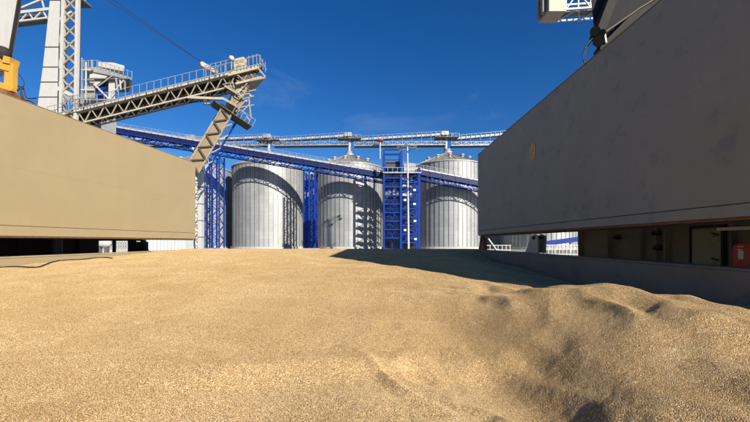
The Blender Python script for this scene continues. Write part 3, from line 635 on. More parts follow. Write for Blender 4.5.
# cream counterweight box on a white lattice arm, high above
gb = thing('loader_arm', at(560, -10, 40), 'cream box on the end of a white lattice arm high in the sky', 'crane arm')
Yg = 40.0
fx0, fx1 = at(549, 0, Yg).x, at(566.5, 0, Yg).x; gz0 = at(0, 11.2, Yg).z; gz1 = at(0, -40, Yg).z
MB().prism([(fx0, Yg, gz0), (fx1, Yg, gz0), (fx1, Yg, gz1), (fx0, Yg, gz1)], (-.15, 2.2, 0)).build('box', M['cream'], gb, .04)
for k in range(2):
    MB().prism([(fx0 - .25 - .02 * k, Yg + .5 + 1.0 * k, gz0 + .3), (fx0 - .25 - .02 * k, Yg + 1.0 + 1.0 * k, gz0 + .3), (fx0 - .25 - .02 * k, Yg + 1.0 + 1.0 * k, gz1), (fx0 - .25 - .02 * k, Yg + .5 + 1.0 * k, gz1)], (-.25, 0, 0)).build('side_rib', M['dusty'], gb)
ga0, ga1 = at(566, 9.5, Yg + 1), at(640, 4, Yg + 1); up = Vector((0, 0, 2.0)); bk = Vector((0, 2.2, 0))
for o_ in (Vector(), up, bk, up + bk): bar('chord', ga0 + o_, ga1 + o_, .2, M['white'], gb)
zigzag('brace', ga0, ga1, ga0 + up, ga1 + up, 6, .13, M['white'], gb, cross=False, posts=True)
zigzag('brace', ga0 + bk, ga1 + bk, ga0, ga1, 6, .13, M['white'], gb)
MB().obox((ga0 + ga1) / 2 + bk / 2 + Vector((0, 0, .12)), (ga1 - ga0) / 2, (0, .5, 0), (0, 0, .03)).build('walkway', M['galv_dark'], gb)


# ------------------------------------------------------------------ silos
SR, RIM, PEAK = 11.0, 23.4, 28.5
def silo(cx, cy, label, group, ribs=True, name='grain_silo'):
    root = thing(name, (cx, cy, QZ), label, 'silo', group)
    MB().lathe([(SR + .55, -.3), (SR + .55, .8), (SR, .8)], 48, (cx, cy, QZ), False).build('plinth', M['concrete'], root)
    n = 72; zs = [QZ + .802, Z(RIM)]; vs = []; fs = []; uvs = []
    for z in zs:
        for k in range(n): a = 2 * math.pi * k / n; vs.append((SR * math.cos(a), SR * math.sin(a), z - QZ))
    for k in range(n): fs.append((k, (k + 1) % n, n + (k + 1) % n, n + k)); a0 = SR * 2 * math.pi * k / n; a1 = SR * 2 * math.pi * (k + 1) / n; uvs += [(a0, 0), (a1, 0), (a1, zs[1] - zs[0]), (a0, zs[1] - zs[0])]
    me = bpy.data.meshes.new('silo_wall'); me.from_pydata(vs, [], fs); me.polygons.foreach_set('use_smooth', [True] * n)
    ul = me.uv_layers.new(name='wall'); ul.data.foreach_set('uv', [c for q in uvs for c in q]); me.materials.append(M['silo'])
    o = bpy.data.objects.new('wall', me); COL.objects.link(o); o.parent = root
    if ribs:
        for k in range(52):
            a = 2 * math.pi * (k + .5) / 52
            if math.sin(a) > 0.22: continue
            p = Vector((cx + (SR + .05) * math.cos(a), cy + (SR + .05) * math.sin(a), QZ + .81))
            o = bpy.data.objects.new('stiffener', unit_bar(M['rib'])); COL.objects.link(o); o.parent = root
            o.location = p - root.location; o.rotation_euler = (0, 0, a); o.scale = (.11, .10, Z(RIM) - p.z - .02)
    MB().lathe([(SR + .22, RIM - .25), (SR + .22, RIM + .06), (SR - .1, RIM + .06)], 72, (cx, cy, EYE)).build('eave_ring', M['galv'], root)
    mb = MB(); n2 = 40; hgt = PEAK - RIM
    mb.lathe([(SR + .2, RIM + .065), (1.4, PEAK - .55)], n2, (cx, cy, EYE), False)
    for k in range(n2):
        a = 2 * math.pi * k / n2
        mb.bar((cx + (SR + .2) * math.cos(a), cy + (SR + .2) * math.sin(a), Z(RIM + .1)), (cx + 1.4 * math.cos(a), cy + 1.4 * math.sin(a), Z(PEAK - .5)), .09, .12)
    mb.build('roof', M['silo_roof'], root)
    MB().lathe([(1.45, PEAK - .6), (1.45, PEAK), (0.9, PEAK + .25), (.9, PEAK + .9), (0, PEAK + .9)], 20, (cx, cy, EYE)).build('filling_cap', M['galv'], root)
    for a in (200, 232, 263, 297, 330, 168, 12):
        a = R(a); r = SR * .62; z = RIM + (PEAK - RIM) * .36
        MB().lathe([(.38, 0), (.38, .7), (.6, .72), (.6, .95), (0, 1.15)], 12, (cx + r * math.cos(a), cy + r * math.sin(a), Z(z))).build('roof_vent', M['white'], root)
    return root


SILOS = [(-59.0, 109.5, 'leftmost galvanised silo, half hidden behind the buff cover'),
         (-34.4, 108.0, 'ribbed galvanised silo between the two left blue lattice towers'),
         (-8.3, 108.0, 'ribbed galvanised silo with a lamp mast shadow on its wall'),
         (23.0, 105.5, 'ribbed galvanised silo beside the far end of the grey cover')]
for cx, cy, lb in SILOS: silo(cx, cy, lb, 'front row of galvanised grain silos')
silo(52.5, 106.0, 'galvanised silo glimpsed through the gap under the grey cover', 'front row of galvanised grain silos')
silo(-56.0, 137.0, 'shaded silo in the back row, seen in the dark gap between the two left silos', 'back row of grain silos', True)
silo(48.0, 137.0, 'shaded back row silo glimpsed between the rusty bracket and the cream bracket', 'back row of grain silos', True)
silo(-27.0, 138.0, 'shaded back row silo behind the narrow dense blue tower', 'back row of grain silos', True)
silo(8.5, 137.0, 'shaded silo in the back row behind the blue stair tower', 'back row of grain silos', True)


# ------------------------------------------------------------------ blue inclined conveyor bridges
def bridge(p0, p1, n, label, name='conveyor_bridge'):
    p0, p1 = Vector(p0), Vector(p1)                                  # top of the gallery roof, near side
    root = thing(name, (p0.x, p0.y, QZ), label, 'conveyor', 'blue inclined conveyor bridges')
    W_ = Vector((0, 2.3, 0)); h1 = Vector((0, 0, -1.55)); h2 = Vector((0, 0, -3.0)); u = (p1 - p0)
    # gallery: dark side sheets in panels, pale roof, floor
    m_ = n // 2
    for k in range(m_):
        a, b = p0.lerp(p1, (k + .02) / m_), p0.lerp(p1, (k + .98) / m_)
        MB().prism([a + Vector((0, 0, -.32)), b + Vector((0, 0, -.32)), b + h1, a + h1], (0, .06, 0)).build('side_panel', M['blue_dark'], root)
        MB().prism([a + Vector((0, -.12, -.12)), a + Vector((0, 1.15, .35)), a + Vector((0, 2.42, -.12)), a + Vector((0, 2.42, -.24)), a + Vector((0, -.12, -.45))], (b - a) * 1.035).build('roof_panel', M['roofing'], root)
    MB().obox((p0 + p1) / 2 + W_ / 2 + h1, u / 2, W_ / 2 * 1.02, (0, 0, .08)).build('floor', M['blue_dark'], root)
    MB().prism([p0 + W_ + Vector((0, 0, -.32)), p1 + W_ + Vector((0, 0, -.32)), p1 + W_ + h1, p0 + W_ + h1], (0, .05, 0)).build('rear_sheet', M['blue_dark'], root)
    for o_ in (Vector(), W_):
        bar('chord', p0 + o_ + h2, p1 + o_ + h2, .24, M['blue'], root); bar('chord', p0 + o_ + h1 + Vector((0, -.04, -.14)), p1 + o_ + h1 + Vector((0, -.04, -.14)), .22, M['blue'], root)
        zigzag('brace', p0 + o_ + h1, p1 + o_ + h1, p0 + o_ + h2, p1 + o_ + h2, n, .16, M['blue'], root)
    zigzag('brace', p0 + h2, p1 + h2, p0 + W_ + h2, p1 + W_ + h2, n, .14, M['blue'], root)
    # handrail along the near side of the roof
    rl = Vector((0, -.5, .75)); bar('handrail', p0 + rl, p1 + rl, .07, M['galv'], root)
    bar('handrail', p0 + rl + Vector((0, 0, -.45)), p1 + rl + Vector((0, 0, -.45)), .05, M['galv'], root)
    for k in range(n + 1): q = p0.lerp(p1, k / n); bar('rail_post', q + Vector((0, -.5, -.35)), q + rl, .07, M['galv'], root)
    return root


YB = 90.0
bridge(at(84, 120.5, YB), at(386, 171.5, YB), 44, 'long blue conveyor bridge sloping down from the ship loader past the silos')
bridge(at(404, 165.0, YB), at(520, 187.0, YB), 18, 'blue conveyor bridge running from the stair tower to behind the grey cover')


# ------------------------------------------------------------------ blue lattice towers
def tower(x0, x1, ztop, ncol, nb, label, dy=3.0, name='lattice_tower', wc=.34, mat='blue'):
    root = thing(name, ((x0 + x1) / 2, YB + 1.6, QZ), label, 'tower', 'blue lattice towers carrying the conveyor')
    ya, yb = YB + 1.6 - dy / 2, YB + 1.6 + dy / 2; xs = [x0 + (x1 - x0) * k / (ncol - 1) for k in range(ncol)]
    for x in xs:
        for y in (ya, yb):
            MB().box((x - .7, y - .7, QZ - .1), (x + .7, y + .7, QZ + .5)).build('footing', M['concrete'], root)
            bar('column', (x, y, QZ + .5), (x, y, ztop), wc, M[mat], root)
    for a, b in zip(xs[:-1], xs[1:]):
        for y in (ya, yb): zigzag('brace', (a, y, QZ + .6), (a, y, ztop), (b, y, QZ + .6), (b, y, ztop), nb, .13, M[mat], root, posts=(y == ya))
    for x in (xs[0], xs[-1]): zigzag('brace', (x, ya, QZ + .6), (x, ya, ztop), (x, yb, QZ + .6), (x, yb, ztop), nb, .15, M[mat], root)
    return root


px2x = lambda px: (px - 375) / F * YB
zb = lambda px: at(px, 120.5 + (px - 84) * 51 / 302, YB).z - 3.15
tower(px2x(204), px2x(219), zb(221), 3, 12, 'wide blue lattice tower in front of the leftmost silo', wc=.30)
tower(px2x(304), px2x(315), zb(316), 3, 12, 'narrow dense blue lattice tower between two middle silos', dy=3.6, wc=.40)

# stair tower
YS = 87.0; sx = lambda px: (px - 375) / F * YS; sz = lambda py: at(375, py, YS).z
st = thing('stair_tower', ((sx(384) + sx(420)) / 2, YS + 2, QZ), 'tall dark blue stair tower with platforms between two silos', 'tower')
ysf, ysb = YS, YS + 5.0
for px, top in ((392.5, 172), (410, 172)):
    for y in (ysf + 1.7, ysb): bar('column', (sx(px), y, QZ), (sx(px), y, sz(top)), .28, M['blue'], st)
for px, top in ((384, 150), (401, 150), (419, 168)):
    for y in (ysf, ysb): bar('column', (sx(px), y, QZ), (sx(px), y, sz(top)), .5 if px == 384 else .62, M['blue'], st)
lev = [238, 229.5, 221, 212.5, 204, 195.5, 187, 178, 169]
for i, py in enumerate(lev):
    z = sz(py)
    MB().box((sx(384), ysf + .3, z - .10), (sx(401), ysf + 1.6, z)).build('platform', M['blue_dark'], st)
    MB().box((sx(402), ysf + .3, z - 1.2 - .10), (sx(419), ysf + 1.6, z - 1.2)).build('platform', M['blue_dark'], st)
    bar('beam', (sx(384), ysf, z), (sx(401), ysf, z), .26, M['blue'], st, .34); bar('beam', (sx(401), ysf, z - 1.2), (sx(419), ysf, z - 1.2), .26, M['blue'], st, .34)
    bar('handrail', (sx(384), ysf, z + 1.05), (sx(419), ysf, z + 1.05), .07, M['blue'], st)
    if i < len(lev) - 1:
        z2 = sz(lev[i + 1]); a, b = (385.5, 399.5) if i % 2 == 0 else (399.5, 385.5)
        bar('stair_flight', (sx(a), ysf + .8, z), (sx(b), ysf + .8, z2), .5, M['blue'], st, .12)
        bar('brace', (sx(402), ysf + .1, z - 1.2), (sx(418), ysf + .1, z2 - 1.2), .18, M['blue'], st); bar('brace', (sx(418), ysf + .1, z - 1.2), (sx(402), ysf + .1, z2 - 1.2), .18, M['blue'], st)
        bar('handrail', (sx(384), ysf, z + .55), (sx(419), ysf, z + .55), .06, M['blue'], st); bar('stair_flight', (sx(404 if i % 2 else 417), ysf + 1.2, z - 1.2), (sx(417 if i % 2 else 404), ysf + 1.2, z2 - 1.2), .5, M['blue'], st, .14)
        bar('beam', (sx(384), ysb, z), (sx(419), ysb, z), .3, M['blue'], st); bar('brace', (sx(402), ysb, z - 1.2), (sx(418), ysb, z2 - 1.2), .18, M['blue'], st)
        bar('brace', (sx(384), ysb, z), (sx(401), ysb, z2), .16, M['blue'], st); bar('brace', (sx(401), ysb, z), (sx(384), ysb, z2), .16, M['blue'], st)
for px, py in ((405, 200), (414.5, 190), (414.5, 204), (415, 221), (415.5, 239), (405, 230)):
    p = at(px, py, YS - .3); MB().obox(p, (.32, 0, 0), (0, .1, 0), (0, 0, .24)).build('lamp', M['lamp'], st)
# head frame and conveyor drive on top
bar('beam', (sx(384), ysf, sz(149.5)), (sx(401), ysf, sz(149.5)), .4, M['blue'], st); bar('beam', (sx(384), ysb, sz(149.5)), (sx(401), ysb, sz(149.5)), .4, M['blue'], st)
bar('beam', (sx(384), ysf, sz(154)), (sx(401), ysf, sz(154)), .25, M['blue'], st); bar('beam', (sx(384), ysf, sz(160)), (sx(401), ysf, sz(160)), .2, M['blue'], st)
MB().box((sx(386), ysf + 1, sz(168) + .05), (sx(402), ysb - .5, sz(160.5))).build('drive_housing', M['dusty_dark'], st, .05)
MB().box((sx(383), ysf - .6, sz(173.5)), (sx(421), ysb, sz(172.5))).build('head_platform', M['galv'], st)
MB().box((sx(404), ysf + .6, sz(172)), (sx(416), ysb - .5, sz(163))).build('transfer_hopper', M['galv'], st, .05)
for k in range(9):
    p = sx(383) + (sx(421) - sx(383)) * k / 8; bar('rail_post', (p, ysf - .6, sz(172.5)), (p, ysf - .6, sz(168)), .08, M['galv'], st)
bar('handrail', (sx(383), ysf - .6, sz(168)), (sx(421), ysf - .6, sz(168)), .09, M['galv'], st)

# lamp mast
lm = thing('lamp_mast', (7.2, 73.0, QZ), 'tall white floodlight mast in front of the stair tower', 'lamp mast')
MB().tube([(7.35, 73, QZ), (7.1, 73, Z(21.3))], [.26, .15], 10).build('pole', M['white'], lm)
MB().lathe([(1.9, 0), (1.95, .06), (1.9, .12), (1.8, .06), (1.9, 0)], 20, (7.1, 73, Z(20.6))).build('ring', M['galv_dark'], lm)
for k in range(6):
    a = 2 * math.pi * k / 6 + .3; p = Vector((7.1 + 2.1 * math.cos(a), 73 + 2.1 * math.sin(a), Z(20.55)))
    MB().obox(p, (.34, 0, 0), (0, .2, .08), (0, -.08, .2)).build('floodlight', M['galv_dark'], lm)
    bar('arm', (7.1, 73, Z(20.9)), p + Vector((0, 0, .2)), .07, M['galv_dark'], lm)


# ------------------------------------------------------------------ galvanised roof conveyors along the silo tops
def roof_span(p, q, label):
    p, q = Vector(p), Vector(q)
    root = thing('roof_conveyor', (p.x, p.y, p.z), label, 'conveyor', 'galvanised conveyors over the silo roofs')
    n = max(6, int((q.x - p.x) / 1.5)); W_ = Vector((0, 2.6, 0))
    lo0, lo1 = p.copy(), q.copy(); lo0.z = lo1.z = Z(30.95) + .02 * p.x * 0
    lo1.z += (q.z - p.z) * 0.15
    # walkway truss
    for o_ in (Vector(), W_):
        bar('chord', lo0 + o_, lo1 + o_, .22, M['galv'], root); bar('chord', lo0 + o_ + Vector((0, 0, 1.1)), lo1 + o_ + Vector((0, 0, 1.1)), .13, M['galv'], root)
    zigzag('brace', lo0, lo1, lo0 + Vector((0, 0, 1.1)), lo1 + Vector((0, 0, 1.1)), n, .11, M['galv'], root, posts=True)
    MB().obox((lo0 + lo1) / 2 + W_ / 2, (lo1 - lo0) / 2, W_ / 2 * .96, (0, 0, .06)).build('walkway', M['galv_dark'], root)
    # inclined casing in hooded sections
    m_ = max(4, n)
    for k in range(m_):
        a, b = p.lerp(q, (k + .10) / m_) + Vector((0, .6, 0)), p.lerp(q, (k + .90) / m_) + Vector((0, .6, 0))
        MB().prism([a, a + Vector((0, 1.3, 0)), a + Vector((0, 1.3, .5)), a + Vector((0, .65, .8)), a + Vector((0, 0, .5))], b - a).build('casing', M['roofing' if k % 3 else 'galv'], root)
    MB().obox((p + q) / 2 + Vector((0, 1.25, -.12)), (q - p) / 2, (0, .75, 0), (0, 0, .1)).build('tray', M['galv_dark'], root)
    for k in range(0, n + 1, 2):
        a = p.lerp(q, k / n); b = lo0.lerp(lo1, k / n); bar('post', b + Vector((0, .5, 0)), a + Vector((0, .5, 0)), .14, M['galv_dark'], root)
    r0, r1 = p + Vector((0, -.1, 1.0)), q + Vector((0, -.1, 1.0)); bar('handrail', r0, r1, .06, M['galv'], root)
    for k in range(n + 1): a = p.lerp(q, k / n); bar('rail_post', a + Vector((0, -.1, -.1)), a + Vector((0, -.1, 1.0)), .06, M['galv'], root)
    # drive head at the upper end
    e = q
    hd = MB().box((e.x - 1.3, e.y + .2, e.z - .2), (e.x + 1.0, e.y + 2.3, e.z + 1.1)).build('drive_head', M['galv'], root, .08)
    MB().box((e.x - 3.4, e.y - .8, e.z - 1.15), (e.x + 4.2, e.y + 3.2, e.z - 1.02)).build('platform', M['galv_dark'], root)
    MB().lathe([(.0, 0), (.5, 0), (.5, 1.1), (.3, 1.3), (0, 1.35)], 12, (e.x + 2.2, e.y + .6, e.z - 1.0)).build('motor', M['galv_dark'], root)
    MB().tube([(e.x + .4, e.y + 1.2, e.z - .2), (e.x + .2, e.y + 1.2, Z(PEAK + .8))], .5, 12).build('spout', M['galv'], root)
    bar('handrail', (e.x - 3.4, e.y - .8, e.z - .0), (e.x + 4.2, e.y - .8, e.z - .0), .07, M['galv'], root)
    for k in range(7): x = e.x - 3.4 + 7.6 * k / 6; bar('rail_post', (x, e.y - .8, e.z - 1.05), (x, e.y - .8, e.z), .07, M['galv'], root)
    return root


YR = 106.8
tops = [(-86, 32.7, 33.0), (-59.0, 32.7, 33.4), (-34.4, 32.6, 33.7), (-8.3, 32.8, 34.2), (23.0, 33.1, 34.6), (53.0, 33.2, 35.6)]
lbs = ['galvanised roof conveyor left of the spout, low behind the blue bridge', 'galvanised roof conveyor ending over the silo between the left blue towers',
       'galvanised roof conveyor ending over the silo with the mast shadow', 'long galvanised roof conveyor passing behind the red hood',
       'galvanised roof conveyor rising behind the top corner of the grey cover']
for i in range(5):
    a, b = tops[i], tops[i + 1]
    roof_span((a[0] + (1.6 if i else -4), YR, Z(a[1])), (b[0] - .3, YR, Z(b[2])), lbs[i])
rh = thing('motor_hood', at(380, 141, YR - 2), 'small red hood on a post above the blue stair tower', 'hood')
c = at(380, 141.5, YR - 2.2)
MB().lathe([(0, .95), (.5, .85), (1.05, .45), (1.2, 0.1), (1.12, .1), (0, .1)], 20, tuple(c)).build('cap', M['red'], rh)
MB().tube([c + Vector((0, 0, -5.5)), c + Vector((0, 0, .15))], .22, 10).build('post', M['galv'], rh)

# ------------------------------------------------------------------ ship loader on the quay (white tower, boom, spout)
YL = 50.0
ld = thing('ship_loader', (at(60, 0, YL).x, YL + 2, QZ), 'white ship loader with a lattice mast, a sloping dusty boom and spout', 'ship loader')
def LP(px, py, dy=0.0): return at(px, py, YL + dy)
DV = lambda d: Vector((-0.8 * d, d, 0))            # the loader stands turned on the quay: its depth axis
# tapered box leg in plated sections
secs = [(-25, 51.5, 62), (0, 49.8, 60.3), (47, 45, 58.6), (67, 42.8, 58.2), (82, 40.8, 57.8), (97, 38.6, 57.4), (125, 35.5, 57), ]
for (ya, l0, r0), (yb_, l1, r1) in zip(secs[:-1], secs[1:]):
    g = 0.35
    MB().prism([LP(l1, yb_ - g), LP(r1, yb_ - g), LP(r0, ya), LP(l0, ya)], DV(2.0)).build('leg_section', M['white'], ld, .02)
for (yb_, l1, r1) in secs[1:-1]:
    MB().prism([LP(l1 - .3, yb_ + .15, -.08), LP(r1 + .3, yb_ + .15, -.08), LP(r1 + .3, yb_ - .5, -.08), LP(l1 - .3, yb_ - .5, -.08)], DV(2.16)).build('leg_flange', M['dusty_dark'], ld)
legb = LP(35.5, 125); MB().box((legb.x, YL, QZ), (LP(57, 0).x, YL + 2, legb.z)).build('leg_section', M['white'], ld)
# lattice mast right of the leg
mc = []
for (xt, xb_, dy) in ((64.5, 61, 0), (78.5, 76, 0), (66, 62.5, 2.6), (79.5, 77, 2.6)):
    a, b = LP(xt, -30, dy), LP(xb_, 120, dy); mc.append((b, a)); bar('mast_chord', b, a, .42, M['white'], ld)
zigzag('mast_brace', mc[0][0], mc[0][1], mc[1][0], mc[1][1], 11, .22, M['dusty'], ld, cross=True)
zigzag('mast_brace', mc[2][0], mc[2][1], mc[3][0], mc[3][1], 11, .2, M['dusty'], ld)
zigzag('mast_brace', mc[1][0], mc[1][1], mc[3][0], mc[3][1], 11, .2, M['white'], ld)
for k, (ya, yb_) in enumerate(((8, 28), (28, 14), (28, 48), (48, 36), (55, 75), (72, 60), (80, 96))):
    bar('tie', LP(57, ya, .8), LP(63.5, yb_, .8), .22, M['white'], ld)
bar('tie', LP(57, 88, .3), LP(78, 98, .3), .55, M['white'], ld); bar('tie', LP(60, 20, .3), LP(72, 12, .3), .3, M['white'], ld)
MB().obox(LP(80, 2, 1.0), (.9, 0, 0), (0, 1.2, 0), (0, 0, .12)).build('platform', M['galv_dark'], ld)
MB().obox(LP(77, -4, .6), (.9, 0, 0), (0, .6, 0), (0, 0, .7)).build('winch_housing', M['dusty'], ld, .05)
# back stay truss to the left
b0, b1 = LP(0, 15.5, 1.0), LP(50, 9.5, 1.0)
bar('stay_chord', b0, b1, .42, M['white'], ld); b2, b3 = LP(0, 24, 1.0), LP(47, 18, 1.0); bar('stay_chord', b2, b3, .24, M['white'], ld)
b4, b5 = LP(0, 24, 3.2), LP(47, 18, 3.2); bar('stay_chord', b4, b5, .24, M['white'], ld)
zigzag('stay_brace', b0, b1, b2, b3, 7, .16, M['white'], ld); zigzag('stay_brace', b2, b3, b4, b5, 7, .16, M['dusty'], ld)
bar('stay_bar', LP(17, 10, 1.0), LP(44, -1, 1.0), .26, M['white'], ld); bar('stay_bar', LP(42, 0, 1), LP(44, 8, 1), .16, M['white'], ld)
MB().obox((b2 + b5) / 2 + DV(0) + Vector((0, 0, -.1)), (b3 - b2) / 2, (0, 1.0, 0), (0, 0, .04)).build('walkway', M['galv_dark'], ld)

# boom: hooded belt casing over a box truss
T0, T1 = LP(52, 112.5), LP(262, 61.5)                    # top of casing line
ub = (T1 - T0); bw = DV(2.6); c1_ = DV(0) + Vector((0, 0, -.95)); c2_ = DV(0) + Vector((0, 0, -2.65))
nseg = 20
for k in range(nseg):
    a, b = T0.lerp(T1, (k + .03) / nseg), T0.lerp(T1, (k + .97) / nseg)
    MB().prism([a + c1_ + DV(.1) + Vector((0, 0, .1)), a + DV(.1) + Vector((0, 0, -.22)), a + DV(.8) + Vector((0, 0, .05)), a + DV(1.8) + Vector((0, 0, .05)), a + DV(2.5) + Vector((0, 0, -.22)), a + c1_ + DV(2.5) + Vector((0, 0, .1))], b - a).build('casing_section', M['casing'], ld)
MB().obox((T0 + T1) / 2 + c1_ + bw / 2, ub / 2, DV(1.5), (0, 0, .1)).build('boom_floor', M['dusty_dark'], ld)
for o_ in (Vector(), bw):
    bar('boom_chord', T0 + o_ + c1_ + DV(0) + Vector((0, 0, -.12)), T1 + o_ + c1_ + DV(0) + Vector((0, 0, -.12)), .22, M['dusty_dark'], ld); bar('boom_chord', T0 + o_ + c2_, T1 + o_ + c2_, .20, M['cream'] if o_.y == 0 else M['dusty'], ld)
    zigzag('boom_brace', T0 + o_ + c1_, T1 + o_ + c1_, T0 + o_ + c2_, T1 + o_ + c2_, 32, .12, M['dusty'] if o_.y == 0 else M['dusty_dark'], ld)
zigzag('boom_brace', T0 + c2_, T1 + c2_, T0 + bw + c2_, T1 + bw + c2_, 32, .12, M['dusty'], ld)
MB().obox((T0 + T1) / 2 + c2_ * .72 + bw * .5, ub / 2 * .98, DV(.45), (0, 0, .09)).build('return_belt', M['rubber'], ld)
MB().prism([T0 + c1_ + bw + Vector((0, -.1, 0)), T1 + c1_ + bw + Vector((0, -.1, 0)), T1 + c2_ * .93 + bw + Vector((0, -.1, 0)), T0 + c2_ * .93 + bw + Vector((0, -.1, 0))], DV(.04)).build('wind_shield', M['dusty_dark'], ld)
hr0, hr1 = T0 + Vector((0, -.7, .55)), T1 + Vector((0, -.7, .55)); bar('handrail', hr0, hr1, .06, M['galv'], ld)
bar('walkway_edge', T0 + Vector((0, -.7, -.75)), T1 + Vector((0, -.7, -.75)), .12, M['galv'], ld)
for k in range(31): q = T0.lerp(T1, k / 30); bar('rail_post', q + Vector((0, -.7, -.75)), q + Vector((0, -.7, .55)), .055, M['galv'], ld)
# head of the boom: platform, head box, beacon, rails, white arm
hp_ = [LP(236, 72, -.5), LP(259, 66.5, -.5), LP(266, 76, -.5), LP(262, 81, -.5)]
MB().prism([LP(228, 74, -.6), LP(258, 66.8, -.6), LP(258, 68.6, -.6), LP(228, 76, -.6)], DV(3.8)).build('head_platform', M['cream'], ld)
MB().prism([LP(250, 79.5, -.6), LP(265.5, 76.5, -.6), LP(265.5, 78.3, -.6), LP(250, 81.3, -.6)], DV(3.4)).build('head_platform', M['dusty'], ld)
MB().prism([LP(234, 70, .2), LP(247.5, 67, .2), LP(247, 60, .2), LP(243.5, 56.5, .2), LP(235, 58.5, .2), LP(233.5, 63, .2)], DV(2.2)).build('head_box', M['cream'], ld, .08)
for dx_, dy_ in ((237, 62), (242, 61), (239, 66)): MB().obox(LP(dx_, dy_, .17), (.3, 0, 0), (0, .02, 0), (0, 0, .2)).build('hatch', M['dusty'], ld)
MB().lathe([(0, 0), (.32, .05), (.42, .35), (.34, .65), (0, .78)], 14, tuple(LP(231.5, 61, .4))).build('beacon', M['white'], ld)
bar('beacon_post', LP(231.5, 70, .4), LP(231.5, 60.5, .4), .12, M['galv'], ld)
MB().prism([LP(200, 62, -.3), LP(202.5, 61.3, -.3), LP(218.5, 71, -.3), LP(217, 74, -.3), LP(201, 65.5, -.3)], DV(.7)).build('sheave_arm', M['white'], ld, .03)
for (xa, ya) in ((206, 74), (211, 72.5), (216, 71), (221, 69.8), (226, 68.5), (249, 64), (253, 63), (257, 62), (260, 63.5), (263, 67), (265.5, 70)):
    bar('rail_post', LP(xa, ya + 2.5, -.6), LP(xa - .3, ya - 8, -.6), .07, M['galv'], ld)
bar('handrail', LP(204, 66, -.6), LP(228, 60, -.6), .06, M['galv'], ld); bar('handrail', LP(247, 57.5, -.6), LP(259, 54.5, -.6), .06, M['galv'], ld); bar('handrail', LP(259, 55, -.6), LP(266.5, 70, -.6), .06, M['galv'], ld)
bar('handrail', LP(204, 70, -.6), LP(228, 64, -.6), .05, M['galv'], ld)
bar('head_frame', LP(258, 68, -.5), LP(265.5, 77, -.5), .22, M['dusty'], ld); bar('head_frame', LP(258, 68, 2.6), LP(265.5, 77, 2.6), .22, M['dusty'], ld)
bar('head_frame', LP(236, 84, -.4), LP(262, 77.5, -.4), .3, M['cream'], ld)
MB().prism([LP(241, 74), LP(257, 70.5), LP(255, 80), LP(240, 84)], DV(2.4)).build('head_chute', M['dusty_dark'], ld, .05)
# transfer cluster under the head
MB().prism([LP(238, 84, .2), LP(251, 80, .2), LP(248, 92, .2), (LP(240, 99, .2)), LP(233, 95, .2)], DV(2.0)).build('transfer_chute', M['dusty'], ld, .06)
MB().prism([LP(232, 95, 0), LP(243, 100, 0), (LP(240, 112, 0)), LP(229, 107, 0)], DV(2.2)).build('drive_housing', M['spout'], ld, .05)
random.seed(11)
for k in range(44):
    a = LP(random.uniform(229, 250), random.uniform(78, 104), random.uniform(-.5, .3)); b = a + Vector((random.uniform(-1.3, 1.3), random.uniform(-.2, .6), random.uniform(-1.4, 1.4)))
    bar('frame_bar', a, b, random.choice((.12, .16, .2)), random.choice((M['dusty'], M['dusty'], M['cream'], M['dusty_dark'])), ld)
bar('support_beam', LP(188, 97.5, -.4), LP(224, 99, -.4), .34, M['cream'], ld); bar('support_beam', LP(224, 99, -.4), LP(238, 107, -.4), .34, M['dusty'], ld)
bar('support_beam', LP(204, 104, 2.2), LP(222, 105, 2.2), .28, M['cream'], ld); bar('support_beam', LP(225, 86, -.4), LP(243, 97, -.4), .3, M['dusty'], ld)
bar('support_beam', LP(184, 103, 2.4), LP(212, 100, 2.4), .22, M['dusty_dark'], ld); bar('support_beam', LP(222, 105, 2.2), LP(234, 113, 2.2), .28, M['cream'], ld)
# spout platform and spout
pa, pb = LP(216, 102.5, -.5), LP(252, 126.5, -.5); MB().prism([pa, pb, pb + Vector((-.25, 0, .35)), pa + Vector((-.25, 0, .35))], DV(1.8)).build('spout_platform', M['dusty_dark'], ld)
pa2, pb2 = LP(232, 96, -.5), LP(256, 112, -.5)
for k in range(6):
    q = pa.lerp(pb, .45 + .55 * k / 5); bar('rail_post', q, q + Vector((.55, 0, 1.0)), .07, M['galv'], ld)
bar('handrail', pa.lerp(pb, .45) + Vector((.55, 0, 1.0)), pb + Vector((.55, 0, 1.0)), .06, M['galv'], ld)
for k, (xa, ya, xb_, yb_) in enumerate(((238, 108, 254, 105), (240, 100, 254, 96), (246, 92, 256, 90), (244, 112, 250, 121), (249, 98, 251, 118), (236, 112, 246, 100), (241, 113, 250, 104))):
    bar('frame_bar', LP(xa, ya, -.2), LP(xb_, yb_, -.2), .16, M['dusty'], ld)
s0l, s1l, s0r, s1r = LP(222, 109), LP(187.5, 167), LP(233, 113), LP(199, 173)
MB().prism([s0l, s1l, s1r, s0r], DV(.12)).build('spout_panel', M['spout'], ld)
for o_ in (Vector((0, -.12, 0)), DV(2.2)):
    bar('spout_chord', s0l + o_, s1l + o_, .2, M['dusty'], ld); bar('spout_chord', s0r + o_, s1r + o_, .2, M['dusty'], ld)
f = Vector((0, -.16, 0)); zigzag('spout_brace', s0l + f, s1l + f, s0r + f, s1r + f, 9, .2, M['dusty_dark'], ld, posts=False)
zigzag('spout_brace', s0r + f, s1r + f, s0r + DV(2.2), s1r + DV(2.2), 9, .16, M['galv'], ld, posts=True)
t0, t1 = LP(240, 116, 1.4), LP(205, 174, 1.4); bar('spout_chord', t0, t1, .2, M['blue'], ld); zigzag('spout_brace', s0r, s1r, t0, t1, 9, .14, M['galv'], ld)
